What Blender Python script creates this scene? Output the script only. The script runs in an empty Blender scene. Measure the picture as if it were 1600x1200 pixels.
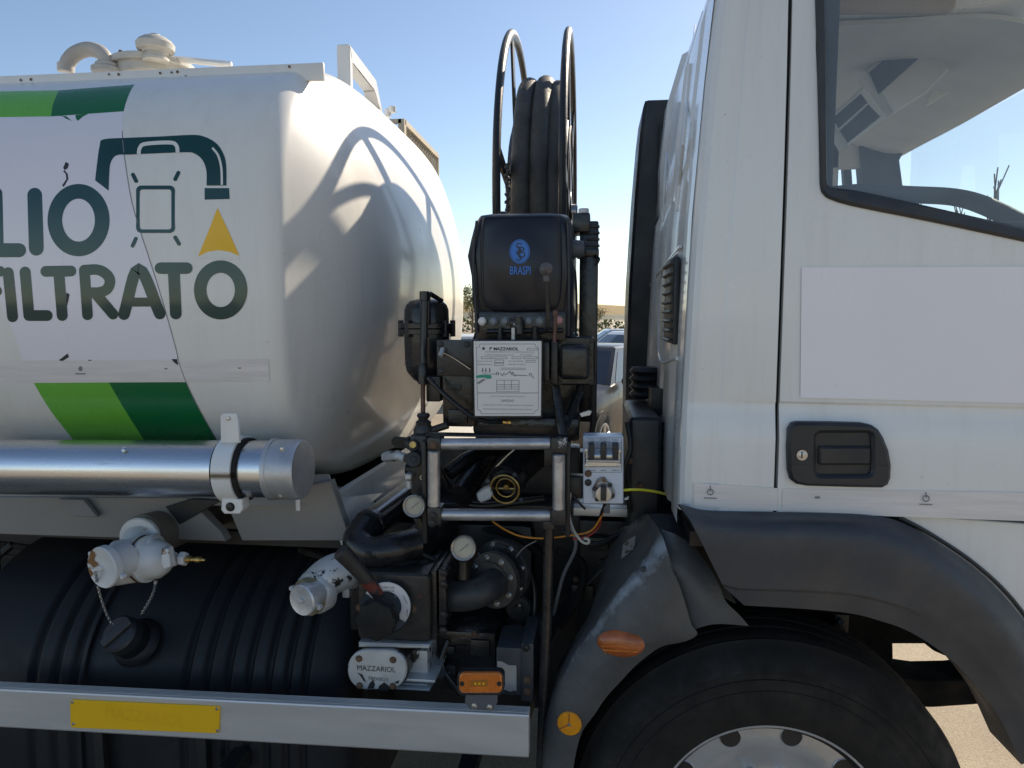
import bpy, bmesh, math, random
from mathutils import Vector, Matrix
random.seed(7)
S = bpy.context.scene
COL = S.collection
# ---------------------------------------------------------------- camera, sky, sun, exposure
K = 1.235                      # drawing units -> metres
CAMH = 1.5
YAW, PITCH, F = math.radians(6.6), math.radians(5.4), 1110.0
FW = Vector((-math.sin(YAW)*math.cos(PITCH), math.cos(YAW)*math.cos(PITCH), -math.sin(PITCH)))
RT = Vector((math.cos(YAW), math.sin(YAW), 0)); UP = RT.cross(FW)
cam = bpy.data.cameras.new('camera'); cam.sensor_width = 36; cam.lens = F*36/1600
cam.clip_start = 0.05; cam.clip_end = 3000
camo = bpy.data.objects.new('camera', cam); COL.objects.link(camo)
camo.matrix_world = Matrix((( RT.x, UP.x, -FW.x, 0), (RT.y, UP.y, -FW.y, 0), (RT.z, UP.z, -FW.z, CAMH*K), (0, 0, 0, 1)))
S.camera = camo
SUN = Vector((.42, .675, .545)).normalized()
W = bpy.data.worlds.new('World'); S.world = W; W.use_nodes = True
nt = W.node_tree; nt.nodes.clear()
sk = nt.nodes.new('ShaderNodeTexSky'); sk.sky_type = 'NISHITA'; sk.sun_disc = False
sk.sun_elevation = math.asin(SUN.z); sk.sun_rotation = math.atan2(SUN.x, SUN.y)
sk.air_density = 0.9; sk.dust_density = 0.3; sk.ozone_density = 0.4; sk.altitude = 0
bg = nt.nodes.new('ShaderNodeBackground'); bg.inputs[1].default_value = 0.077
wo = nt.nodes.new('ShaderNodeOutputWorld')
nt.links.new(sk.outputs[0], bg.inputs[0]); nt.links.new(bg.outputs[0], wo.inputs[0])
sl = bpy.data.lights.new('sun', 'SUN'); sl.energy = 3.6; sl.angle = math.radians(0.6); sl.color = (1, .86, .68)
so = bpy.data.objects.new('sun', sl); COL.objects.link(so)
so.rotation_euler = (-SUN).to_track_quat('-Z', 'Y').to_euler(); so.location = (0, 0, 30)
S.view_settings.view_transform = 'Standard'; S.view_settings.look = 'None'
S.view_settings.exposure = 1.0; S.view_settings.gamma = 1; S.view_settings.use_curve_mapping = False
S.cycles.max_bounces = 8; S.cycles.transparent_max_bounces = 12; S.cycles.caustics_reflective = False
S.cycles.caustics_refractive = False; S.cycles.sample_clamp_indirect = 6

# ---------------------------------------------------------------- helpers
C0 = Vector((0, 0, CAMH))
def ray(u, v): return FW + RT*((u-800)/F) - UP*((v-600)/F)
def P(u, v, Y):
    d = ray(u, v); return C0 + d*(Y/d.y)
def PX(u, v, x):
    d = ray(u, v); return C0 + d*(x/d.x)
def PZ(u, v, z):
    d = ray(u, v); return C0 + d*((z-CAMH)/d.z)
def px(n, Y): return n*Y/F        # n pixels at plane Y, in units

def mat(name, col, rough=.5, metal=0.0, var=.12, vscale=6, bump=.0, bscale=60, col2=None, mix2=(.55, .62), scale2=9,
        rough2=None, metal2=None, coat=0.0, spec=.5, stretch=None, streak=0.0, dust=0.0, dustcol=(.32, .27, .2)):
    m = bpy.data.materials.new(name); m.use_nodes = True
    n = m.node_tree.nodes; l = m.node_tree.links; b = n['Principled BSDF']
    tc = n.new('ShaderNodeTexCoord'); oi = n.new('ShaderNodeObjectInfo'); mu = n.new('ShaderNodeMath'); mu.operation = 'MULTIPLY'; mu.inputs[1].default_value = 37.0
    va = n.new('ShaderNodeVectorMath'); va.operation = 'ADD'; l.new(oi.outputs['Random'], mu.inputs[0]); l.new(tc.outputs['Object'], va.inputs[0]); l.new(mu.outputs[0], va.inputs[1]); src = va.outputs[0]
    if stretch:
        mp = n.new('ShaderNodeMapping'); mp.inputs['Scale'].default_value = stretch; l.new(src, mp.inputs[0]); src = mp.outputs[0]
    def noise(sc, det=5, ro=.6):
        t = n.new('ShaderNodeTexNoise'); t.inputs['Scale'].default_value = sc; t.inputs['Detail'].default_value = det
        t.inputs['Roughness'].default_value = ro; l.new(src, t.inputs['Vector']); return t.outputs['Fac']
    def mixc(f, a, c):
        x = n.new('ShaderNodeMix'); x.data_type = 'RGBA'; l.new(f, x.inputs[0])
        for s, v in ((x.inputs[6], a), (x.inputs[7], c)):
            if hasattr(v, 'is_linked'): l.new(v, s)
            else: s.default_value = (*v, 1)
        return x.outputs[2]
    def mapr(f, a, c, lo, hi):
        r = n.new('ShaderNodeMapRange'); r.inputs[1].default_value = a; r.inputs[2].default_value = c
        r.inputs[3].default_value = lo; r.inputs[4].default_value = hi; l.new(f, r.inputs[0]); return r.outputs[0]
    f1 = noise(vscale)
    dark = tuple(max(0, c*(1-var)) for c in col); lite = tuple(min(1, c*(1+var)) for c in col)
    c = mixc(mapr(f1, .3, .7, 0, 1), dark, lite)
    r = mapr(noise(vscale*2.3), .3, .7, max(.02, rough*.8), min(1, rough*1.25))
    if dust > 0:
        fd = mapr(noise(vscale*.7, 7, .7), .45, .75, 0, dust); c = mixc(fd, c, dustcol)
    if streak > 0:
        mp2 = n.new('ShaderNodeMapping'); mp2.inputs['Scale'].default_value = (9, 9, .7); l.new(src, mp2.inputs[0])
        t2 = n.new('ShaderNodeTexNoise'); t2.inputs['Scale'].default_value = 2.2; t2.inputs['Detail'].default_value = 7; t2.inputs['Roughness'].default_value = .7; l.new(mp2.outputs[0], t2.inputs['Vector'])
        c = mixc(mapr(t2.outputs['Fac'], .48, .78, 0, streak), c, (.36, .33, .28))
        sp = mapr(noise(60, 3, .5), .73, .77, 0, .4); c = mixc(sp, c, (.30, .27, .22))
    if col2:
        f2 = mapr(noise(scale2, 6, .65), mix2[0], mix2[1], 0, 1); c = mixc(f2, c, col2)
        if rough2 is not None:
            x = n.new('ShaderNodeMix'); l.new(f2, x.inputs[0]); l.new(r, x.inputs[2]); x.inputs[3].default_value = rough2; r = x.outputs[0]
        if metal2 is not None: l.new(mapr(f2, 0, 1, metal, metal2), b.inputs['Metallic'])
    if metal2 is None: b.inputs['Metallic'].default_value = metal
    l.new(c, b.inputs['Base Color']); l.new(r, b.inputs['Roughness'])
    b.inputs['Coat Weight'].default_value = coat; b.inputs['Coat Roughness'].default_value = .08
    b.inputs['Specular IOR Level'].default_value = spec
    if bump > 0:
        bp = n.new('ShaderNodeBump'); bp.inputs['Strength'].default_value = bump; bp.inputs['Distance'].default_value = .004
        h = noise(bscale, 4, .6)
        if col2:
            ad = n.new('ShaderNodeMath'); ad.operation = 'SUBTRACT'; l.new(h, ad.inputs[0]); l.new(f2, ad.inputs[1]); h = ad.outputs[0]
        l.new(h, bp.inputs['Height']); l.new(bp.outputs[0], b.inputs['Normal'])
    return m

M = {}
M['tank_paint'] = mat('tank_paint', (.78, .77, .73), .32, var=.02, vscale=1.6, coat=.3, dust=.08, bump=.012, bscale=3, streak=.16)
M['cab_paint'] = mat('cab_paint', (.77, .78, .77), .28, var=.015, vscale=1.1, coat=.4, dust=.07, streak=.20)
M['sticker'] = mat('white_sticker', (.80, .78, .84), .22, var=.02, vscale=3, coat=.2, bump=.03, bscale=9)
M['patch'] = mat('lilac_film', (.88, .86, .90), .3, var=.015, vscale=3)
M['strip'] = mat('reflective_strip', (.74, .71, .70), .30, var=.08, vscale=5, stretch=(1, 1, 14), dust=.1)
M['green_l'] = mat('light_green_film', (.15, .47, .055), .25, var=.04)
M['green_d'] = mat('dark_green_film', (.006, .14, .042), .25, var=.05)
M['teal'] = mat('dark_teal_film', (.006, .050, .050), .08, var=.1, spec=.45)
M['yellow'] = mat('yellow_film', (.90, .52, .01), .35, var=.04)
M['yellow2'] = mat('faded_yellow_print', (.85, .485, .01), .4, var=.04)
M['black_paint'] = mat('greasy_black_paint', (.013, .014, .017), .24, var=.4, bump=.35, bscale=45, dust=.12, vscale=9)
M['black_worn'] = mat('worn_black_paint', (.018, .019, .021), .38, var=.4, bump=.5, bscale=30, col2=(.42, .42, .41), mix2=(.66, .68), scale2=7, dust=.15)
M['black_metal'] = mat('dark_steel', (.013, .014, .016), .42, var=.3, vscale=8, dust=.1, dustcol=(.08, .075, .07), bump=.15)
M['plastic'] = mat('black_plastic', (.020, .023, .028), .42, var=.15, vscale=5, dust=.12, bump=.06, bscale=160)
M['fender'] = mat('grey_plastic', (.042, .047, .056), .50, var=.12, vscale=4, dust=.16, bump=.08, bscale=220)
M['mudguard'] = mat('scuffed_plastic', (.040, .044, .048), .5, var=.25, vscale=6, dust=.25, dustcol=(.22, .22, .21), bump=.25, bscale=90,
    col2=(.22, .25, .28), mix2=(.60, .70), scale2=14, rough2=.55)
M['dtank'] = mat('diesel_tank_plastic', (.009, .011, .015), .55, var=.2, vscale=3, spec=.35, dust=.45, dustcol=(.035, .034, .034), bump=.15, bscale=120)
M['rubber'] = mat('tyre_rubber', (.012, .012, .012), .75, var=.3, vscale=8, spec=.35, dust=.3, dustcol=(.045, .04, .034), bump=.25, bscale=120)
M['hose'] = mat('hose_rubber', (.055, .053, .050), .62, var=.25, vscale=10, dust=.4, dustcol=(.17, .15, .12), bump=.2, bscale=90)
M['alu'] = mat('aluminium_tube', (.66, .67, .69), .27, 1.0, var=.12, vscale=4, stretch=(.3, 3, 3), bump=.04, bscale=30, col2=(.38, .38, .40), mix2=(.66, .72), scale2=4, rough2=.4)
M['alu_rail'] = mat('anodised_rail', (.62, .62, .62), .42, .55, var=.05, vscale=3, stretch=(.4, 3, 3), dust=.15)
M['cast'] = mat('cast_aluminium', (.50, .51, .52), .45, .6, var=.15, vscale=12, bump=.3, bscale=60, col2=(.02, .02, .02), mix2=(.62, .64), scale2=14, rough2=.4, metal2=0)
M['silverpaint'] = mat('chipped_silver_paint', (.55, .56, .56), .42, .25, var=.15, vscale=12, bump=.4, bscale=50, col2=(.015, .015, .017), mix2=(.58, .60), scale2=11, rough2=.35, metal2=0)
M['roller'] = mat('worn_roller_steel', (.46, .46, .47), .38, .75, var=.25, vscale=14, bump=.35, bscale=70, col2=(.20, .12, .08), mix2=(.57, .72), scale2=16, rough2=.7, metal2=.2)
M['steel'] = mat('zinc_steel', (.52, .52, .52), .33, 1.0, var=.15, vscale=20, bump=.1)
M['rim'] = mat('wheel_rim_paint', (.55, .57, .60), .34, .55, var=.12, vscale=6, dust=.3, bump=.1)
M['brass'] = mat('brass', (.55, .37, .13), .35, 1.0, var=.25, vscale=30, bump=.15)
M['whitevalve'] = mat('rusty_white_paint', (.66, .67, .67), .36, var=.06, vscale=8, bump=.5, bscale=26, col2=(.19, .095, .035), mix2=(.64, .67), scale2=13, rough2=.8)
M['whitevalve2'] = mat('rusty_white_cap_paint', (.66, .66, .65), .36, var=.06, vscale=8, bump=.5, bscale=26, col2=(.22, .11, .04), mix2=(.555, .585), scale2=9, rough2=.8)
M['rustred'] = mat('red_chipped_paint', (.030, .028, .028), .5, var=.3, vscale=12, bump=.6, bscale=30, col2=(.15, .03, .02), mix2=(.53, .58), scale2=12, rough2=.6)
M['rust'] = mat('rusty_bolt', (.13, .08, .05), .75, var=.3, vscale=40, bump=.3)
M['vinyl'] = mat('black_vinyl', (.012, .015, .024), .36, var=.12, vscale=5, bump=.22, bscale=9)
M['plate'] = mat('white_enamel_plate', (.72, .71, .70), .35, var=.03, vscale=10)
M['ink'] = mat('black_print', (.02, .02, .022), .5, var=.1)
M['greyink'] = mat('grey_print', (.22, .22, .23), .5, var=.1)
M['blueink'] = mat('blue_print', (.05, .20, .62), .5, var=.05)
M['greenink'] = mat('green_scrap', (.02, .30, .20), .5, var=.15)
M['bluebox'] = mat('pale_switch_plate', (.60, .66, .76), .35, var=.04, vscale=10, col2=(.05, .05, .05), mix2=(.74, .75), scale2=30)
M['rubberseal'] = mat('window_seal', (.030, .034, .040), .45, var=.1, vscale=4, dust=.1)
M['grey_plastic'] = mat('grey_box_plastic', (.10, .115, .135), .45, var=.1)
M['interior'] = mat('cab_lining', (.66, .67, .68), .8, var=.1, vscale=3, bump=.1)
M['interior_d'] = mat('cab_trim_dark', (.05, .055, .06), .7, var=.1)
M['tan'] = mat('tan_sun_visor', (.42, .34, .25), .8, var=.05)
M['darkglass'] = mat('dark_car_glass', (.02, .025, .03), .05, spec=.8)
M['carbody'] = mat('dusty_dark_car_paint', (.018, .017, .017), .35, .2, var=.2, vscale=2, coat=.3, dust=.25, dustcol=(.16, .13, .10))
M['carwhite'] = mat('white_car_paint', (.72, .72, .7), .25, var=.03, coat=.5)
M['carsilver'] = mat('silver_car_paint', (.45, .46, .48), .3, .6, coat=.5)
M['carblue'] = mat('blue_car_paint', (.06, .12, .25), .3, .3, coat=.5)
M['wire_y'] = mat('yellow_wire', (.62, .58, .03), .4)
M['wire_w'] = mat('white_wire', (.45, .45, .40), .5)
M['wire_r'] = mat('red_wire', (.30, .03, .02), .4)
M['wire_o'] = mat('orange_wire', (.55, .22, .02), .4)
M['wire_b'] = mat('black_wire', (.015, .015, .015), .4)
M['gface'] = mat('gauge_face', (.42, .39, .31), .35, var=.12, vscale=20, spec=.6)
M['shaft'] = mat('rusty_shaft', (.12, .06, .045), .5, var=.3, vscale=20)
M['shade_black'] = mat('deep_shade_black', (.006, .006, .006), .8, var=.3, spec=.2)  # shade put into the colour: keeps under-cab parts black despite ground bounce
M['bark'] = mat('bark', (.14, .11, .085), .9, var=.3, vscale=10, bump=.5)
M['leaf'] = mat('leaf_green', (.10, .13, .045), .6, var=.35, vscale=1.5)
M['leaf2'] = mat('leaf_yellow_green', (.20, .17, .05), .6, var=.35, vscale=1.5)

def scuffmat():
    m = mat('scuffed_plastic', (.062, .067, .073), .5, var=.25, vscale=6, dust=.35, dustcol=(.16, .155, .145), bump=.45, bscale=50)
    n = m.node_tree.nodes; l = m.node_tree.links; b = n['Principled BSDF']; old = b.inputs['Base Color'].links[0].from_socket
    at = n.new('ShaderNodeAttribute'); at.attribute_name = 'scuff'; tc = n.new('ShaderNodeTexCoord')
    no = n.new('ShaderNodeTexNoise'); no.inputs['Scale'].default_value = 28; no.inputs['Detail'].default_value = 8; no.inputs['Roughness'].default_value = .75; l.new(tc.outputs['Object'], no.inputs['Vector'])
    ad = n.new('ShaderNodeMath'); ad.operation = 'ADD'; l.new(at.outputs['Fac'], ad.inputs[0]); l.new(no.outputs['Fac'], ad.inputs[1])
    mr = n.new('ShaderNodeMapRange'); mr.inputs[1].default_value = .88; mr.inputs[2].default_value = 1.2; mr.inputs[4].default_value = .85; l.new(ad.outputs[0], mr.inputs[0])
    x = n.new('ShaderNodeMix'); x.data_type = 'RGBA'; l.new(mr.outputs[0], x.inputs[0]); l.new(old, x.inputs[6]); x.inputs[7].default_value = (.30, .34, .38, 1); l.new(x.outputs[2], b.inputs['Base Color']); return m
M['mudguard'] = scuffmat()
def emat(name, col, rough, alpha_col, a):
    m = bpy.data.materials.new(name); m.use_nodes = True
    n = m.node_tree.nodes; l = m.node_tree.links; n.clear()
    o = n.new('ShaderNodeOutputMaterial'); t = n.new('ShaderNodeBsdfTransparent'); t.inputs[0].default_value = (*alpha_col, 1)
    d = n.new('ShaderNodeBsdfDiffuse'); d.inputs[0].default_value = (*col, 1)
    g = n.new('ShaderNodeBsdfGlossy'); g.inputs['Roughness'].default_value = rough
    fr = n.new('ShaderNodeFresnel'); fr.inputs[0].default_value = 1.5
    tc = n.new('ShaderNodeTexCoord'); no = n.new('ShaderNodeTexNoise'); no.inputs['Scale'].default_value = 3; no.inputs['Detail'].default_value = 6
    l.new(tc.outputs['Object'], no.inputs['Vector'])
    mr = n.new('ShaderNodeMapRange'); mr.inputs[1].default_value = .3; mr.inputs[2].default_value = .7; mr.inputs[3].default_value = a*.8; mr.inputs[4].default_value = a*1.2
    l.new(no.outputs['Fac'], mr.inputs[0])
    m1 = n.new('ShaderNodeMixShader'); l.new(mr.outputs[0], m1.inputs[0]); l.new(t.outputs[0], m1.inputs[1]); l.new(d.outputs[0], m1.inputs[2])
    m2 = n.new('ShaderNodeMixShader'); l.new(fr.outputs[0], m2.inputs[0]); l.new(m1.outputs[0], m2.inputs[1]); l.new(g.outputs[0], m2.inputs[2])
    l.new(m2.outputs[0], o.inputs[0]); return m
M['glass'] = emat('window_glass', (.5, .62, .74), .02, (.84, .90, .92), .19)  # bluish diffuse veil paints the sky's reflection into the pane
M['windscreen'] = emat('windscreen_glass', (.5, .5, .5), .02, (.90, .95, .95), .03)
M['amber'] = mat('amber_lens', (.62, .17, .02), .25, var=.15, vscale=30, coat=.5, bump=.2, bscale=120)
M['amber_d'] = mat('weathered_amber_lens', (.36, .095, .02), .35, var=.35, vscale=22, coat=.4, bump=.2, bscale=80)
M['amber_y'] = mat('amber_reflector', (.75, .30, .01), .2, var=.2, vscale=30, coat=.5, bump=.2, bscale=150)
M['led'] = mat('led_window', (.42, .16, .02), .2, coat=.5)
M['rustplate'] = mat('rusty_switch_plate', (.36, .35, .34), .45, .5, var=.3, vscale=20, col2=(.14, .09, .06), mix2=(.5, .6), scale2=25, bump=.3)
M['pink'] = mat('pink_cap', (.5, .25, .26), .5)
M['label_grey'] = mat('torn_label', (.16, .17, .18), .5, var=.3, vscale=60, col2=(.02, .02, .02), mix2=(.5, .52), scale2=60)

WL = {}                                   # world location of each object, drawing units
def obj(name, bm, m, parent=None, label=None, ang=.62, flat=False, loc=None, kind=None):
    me = bpy.data.meshes.new(name)
    bmesh.ops.remove_doubles(bm, verts=bm.verts, dist=1e-6)
    bmesh.ops.recalc_face_normals(bm, faces=bm.faces)
    c = Vector((0, 0, 0))
    if loc is not None: c = Vector(loc)
    else:
        for v in bm.verts: c += v.co
        c /= max(1, len(bm.verts))
    for v in bm.verts: v.co = (v.co-c)*K
    if not flat:
        for f in bm.faces: f.smooth = True
        for e in bm.edges:
            if len(e.link_faces) == 2 and e.calc_face_angle(0) > ang: e.smooth = False
    bm.to_mesh(me); bm.free()
    if isinstance(m, (list, tuple)):
        for q in m: me.materials.append(q)
    else: me.materials.append(m)
    o = bpy.data.objects.new(name, me); COL.objects.link(o)
    if parent: o.parent = parent; o.location = (c-WL[parent.name])*K
    else: o.location = c*K
    WL[o.name] = c
    if label: o['label'] = label
    if kind: o['kind'] = kind
    return o
def tag(o, label, cat=None, group=None, kind=None):
    o['label'] = label
    if cat: o['category'] = cat
    if group: o['group'] = group
    if kind: o['kind'] = kind
    return o
def thing(name, loc, label, cat, group=None):
    o = bpy.data.objects.new(name, None); COL.objects.link(o); o.empty_display_size = .2
    o.location = Vector(loc)*K; WL[o.name] = Vector(loc); return tag(o, label, cat, group)
def copyat(o, delta, parent=None):
    c = o.copy(); COL.objects.link(c); c.parent = parent or o.parent; c.location = o.location + Vector(delta)*K
    WL[c.name] = WL[o.name]+Vector(delta); return c
B = bmesh.new
def basis(ax, hint=None):
    a = Vector(ax).normalized(); h = Vector(hint) if hint else (Vector((0, 0, 1)) if abs(a.z) < .9 else Vector((1, 0, 0)))
    x = (h-a*h.dot(a)).normalized(); return a, x, a.cross(x)
def lathe(bm, o, ax, prof, seg=28, hint=None, sx=1, sy=1, rot=0):
    """prof: (distance along ax, radius)"""
    a, x, y = basis(ax, hint); o = Vector(o); rings = []
    for h, r in prof:
        if r <= 1e-7: rings.append([bm.verts.new(o+a*h)])
        else: rings.append([bm.verts.new(o+a*h+x*(r*sx*math.cos(2*math.pi*k/seg+rot))+y*(r*sy*math.sin(2*math.pi*k/seg+rot))) for k in range(seg)])
    for A, Bq in zip(rings, rings[1:]):
        for k in range(seg):
            j = (k+1) % seg
            if len(A) == 1 and len(Bq) == 1: continue
            if len(A) == 1: bm.faces.new((A[0], Bq[k], Bq[j]))
            elif len(Bq) == 1: bm.faces.new((A[k], A[j], Bq[0]))
            else: bm.faces.new((A[k], A[j], Bq[j], Bq[k]))
    return bm
def cyl(bm, o, ax, L, r, seg=24, b=None, **k):
    b = min(r, L)*.12 if b is None else b
    return lathe(bm, o, ax, [(0, 0), (0, r-b), (b, r), (L-b, r), (L, r-b), (L, 0)], seg, **k)
def cyl2(bm, p, q, r, seg=24, b=None, **k):
    p, q = Vector(p), Vector(q); return cyl(bm, p, q-p, (q-p).length, r, seg, b, **k)
def ringt(bm, o, ax, R, r, seg=40, ts=10, sx=1, sy=1, flat=None):
    a, x, y = basis(ax); pts = [Vector(o)+x*R*sx*math.cos(t*2*math.pi/seg)+y*R*sy*math.sin(t*2*math.pi/seg) for t in range(seg)]
    if flat:
        a0 = Vector(ax).normalized(); rg = []
        for p in pts:
            d = (p-Vector(o)).normalized(); rg.append([bm.verts.new(p+a0*r*math.cos(q*2*math.pi/ts)+d*r*flat*math.sin(q*2*math.pi/ts)) for q in range(ts)])
        for i in range(seg):
            A, Bq = rg[i], rg[(i+1) % seg]
            for k in range(ts): bm.faces.new((A[k], A[(k+1) % ts], Bq[(k+1) % ts], Bq[k]))
        return bm
    return tube(bm, pts, r, ts, closed=True)
def cat(pts, n):
    """catmull-rom through pts, n steps per span; pts: tuples of floats or Vectors"""
    pts = [Vector(p) for p in pts]; out = []
    for i in range(len(pts)-1):
        p0 = pts[i-1] if i else pts[0]*2-pts[1]; p1, p2 = pts[i], pts[i+1]
        p3 = pts[i+2] if i+2 < len(pts) else p2*2-p1
        for k in range(n):
            t = k/n; out.append(.5*((2*p1)+(p2-p0)*t+(2*p0-5*p1+4*p2-p3)*t*t+(3*p1-p0-3*p2+p3)*t**3))
    out.append(pts[-1]); return out
def tube(bm, pts, r, seg=10, closed=False, cap=True, sq=None):
    """r: number or function of index; sq=(a,b) gives an elliptic section"""
    pts = [Vector(p) for p in pts]; n = len(pts); rings = []; px_ = None
    for i, p in enumerate(pts):
        if closed: t = pts[(i+1) % n]-pts[i-1]
        else: t = pts[min(i+1, n-1)]-pts[max(i-1, 0)]
        t.normalize()
        if px_ is None: _, x, _ = basis(t)
        else: x = (px_-t*px_.dot(t)).normalized()
        px_ = x; y = t.cross(x); rr = r(i) if callable(r) else r
        a, b = sq or (1, 1)
        rings.append([bm.verts.new(p+x*(rr*a*math.cos(2*math.pi*k/seg))+y*(rr*b*math.sin(2*math.pi*k/seg))) for k in range(seg)])
    m = n if closed else n-1
    for i in range(m):
        A, Bq = rings[i], rings[(i+1) % n]
        sh = 0
        if closed and i == n-1:
            sh = min(range(seg), key=lambda s: (A[0].co-Bq[s].co).length)
        for k in range(seg):
            bm.faces.new((A[k], A[(k+1) % seg], Bq[(k+1+sh) % seg], Bq[(k+sh) % seg]))
    if cap and not closed:
        bm.faces.new(rings[0]); bm.faces.new(rings[-1])
    return bm
def box(bm, lo, hi, bev=0.0, seg=2, rot=None):
    lo, hi = Vector(lo), Vector(hi); c = (lo+hi)/2; s = hi-lo
    mt = Matrix.Translation(c) @ (rot.to_4x4() if rot else Matrix()) @ Matrix.Diagonal((abs(s.x), abs(s.y), abs(s.z), 1))
    g = bmesh.ops.create_cube(bm, size=1, matrix=mt)
    if bev: 
        es = {e for v in g['verts'] for e in v.link_edges}
        bmesh.ops.bevel(bm, geom=list(es), offset=bev, segments=seg, affect='EDGES', profile=.6)
    return bm
def pbox(bm, u0, v0, u1, v1, Y, d, bev=.003, seg=2):
    """box whose front face spans the pixels given, on the plane Y, d units deep"""
    a, b = P(u0, v0, Y), P(u1, v1, Y); return box(bm, (a.x, Y, b.z), (b.x, Y+d, a.z), bev, seg)
def rr(x0, y0, x1, y1, r, n=5):
    """rounded rectangle outline"""
    out = []
    for cx, cy, a in ((x1-r, y0+r, -90), (x1-r, y1-r, 0), (x0+r, y1-r, 90), (x0+r, y0+r, 180)):
        for k in range(n+1):
            t = math.radians(a+90*k/n); out.append((cx+r*math.cos(t), cy+r*math.sin(t)))
    return out
def ell(cx, cy, rx, ry, n=32, a0=0): return [(cx+rx*math.cos(2*math.pi*k/n+a0), cy+ry*math.sin(2*math.pi*k/n+a0)) for k in range(n)]
def inset(pts, b):
    n = len(pts); out = []
    A = sum(pts[i][0]*pts[(i+1) % n][1]-pts[(i+1) % n][0]*pts[i][1] for i in range(n)); s = 1 if A > 0 else -1
    for i in range(n):
        p, q, r = Vector(pts[i-1]), Vector(pts[i]), Vector(pts[(i+1) % n])
        e1, e2 = (q-p), (r-q)
        if e1.length < 1e-9 or e2.length < 1e-9: out.append(tuple(q)); continue
        n1 = Vector((-e1.y, e1.x)).normalized()*s; n2 = Vector((-e2.y, e2.x)).normalized()*s
        m = n1+n2; d = m.length_squared
        out.append(tuple(q+m*(2*b/max(d, .5)) if d > 1e-6 else tuple(q)))
    return out
def plate(bm, pts, Y, depth, b=.0015, holes=(), back=True):
    """slab facing the camera side (-y); pts are pixels seen on the plane Y"""
    def xz(q): 
        w = P(q[0], q[1], Y); return (w.x, w.z)
    loops = [[xz(q) for q in pts]]+[[xz(q) for q in h] for h in holes]
    fe = []; be = []
    for li, L in enumerate(loops):
        inn = inset(L, b if li == 0 else -b)
        l0 = [bm.verts.new((x, Y, z)) for x, z in inn]; l1 = [bm.verts.new((x, Y+b, z)) for x, z in L]
        l2 = [bm.verts.new((x, Y+depth, z)) for x, z in L]; n = len(L)
        for i in range(n):
            j = (i+1) % n; bm.faces.new((l0[i], l0[j], l1[j], l1[i])); bm.faces.new((l1[i], l1[j], l2[j], l2[i]))
            fe.append(bm.edges.get((l0[i], l0[j]))); be.append(bm.edges.get((l2[i], l2[j])))
    bmesh.ops.triangle_fill(bm, use_beauty=True, use_dissolve=False, edges=fe)
    if back: bmesh.ops.triangle_fill(bm, use_beauty=True, use_dissolve=False, edges=be)
    return bm
def sheet(bm, rows, su=4, sv=4, thick=0.0, world=False):
    """smooth surface through a grid of (u,v,Y) pixel-and-depth points"""
    g = [cat([q if world else P(*q) for q in r], su) for r in rows]
    cols = list(zip(*g)); cc = [cat(c, sv) for c in cols]; rows2 = list(zip(*cc))
    V = [[bm.verts.new(p) for p in r] for r in rows2]; nr, nc = len(V), len(V[0])
    for i in range(nr-1):
        for j in range(nc-1): bm.faces.new((V[i][j], V[i][j+1], V[i+1][j+1], V[i+1][j]))
    if thick:
        bm.normal_update(); bmesh.ops.recalc_face_normals(bm, faces=bm.faces)
        bmesh.ops.solidify(bm, geom=bm.faces[:], thickness=thick)
    return bm
def loft(bm, rings, cap=True, closed=True):
    R = [[bm.verts.new(p) for p in r] for r in rings]; n = len(R[0])
    for A, Bq in zip(R, R[1:]):
        for k in range(n if closed else n-1):
            j = (k+1) % n; bm.faces.new((A[k], A[j], Bq[j], Bq[k]))
    if cap: bm.faces.new(R[0]); bm.faces.new(R[-1])
    return bm
def bolt(bm, o, ax, r, h=None, seg=6):
    h = h or r*.7; lathe(bm, o, ax, [(0, 0), (0, r*1.35), (h*.25, r*1.35), (h*.25, r), (h*.9, r), (h, r*.85), (h, 0)], seg if seg != 6 else 12)
def text(name, s, u, v, hpx, Y, m, parent, wpx=None, al='CENTER', ext=.0004, rot=0, offx=0):
    """flat lettering facing the camera side: centre at pixel (u,v), cap height hpx, width wpx"""
    cu = bpy.data.curves.new('t', 'FONT'); cu.body = s; cu.size = 1; cu.align_x = 'LEFT'; cu.extrude = 0; cu.offset = offx; cu.resolution_u = 3
    to = bpy.data.objects.new('t', cu); COL.objects.link(to)
    bpy.context.view_layer.update()
    me = bpy.data.meshes.new_from_object(to.evaluated_get(bpy.context.evaluated_depsgraph_get()))
    bpy.data.objects.remove(to); bpy.data.curves.remove(cu)
    xs = [q.co.x for q in me.vertices]; ys = [q.co.y for q in me.vertices]
    x0, x1, y0, y1 = min(xs), max(xs), min(ys), max(ys)
    bm = B(); bm.from_mesh(me); bpy.data.meshes.remove(me)
    wd = wpx if wpx else hpx/(y1-y0)*(x1-x0)
    c = P(u, v, Y); sx = px(wd, Y)/(x1-x0); sz = px(hpx, Y)/(y1-y0); cr, sr = math.cos(rot), math.sin(rot)
    for q in bm.verts:
        a = (q.co.x-(x0+x1)/2)*sx; b = (q.co.y-(y0+y1)/2)*sz
        q.co = Vector((c.x+a*cr-b*sr, Y, c.z+a*sr+b*cr))
    return obj(name, bm, m, parent, flat=True)
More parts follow.
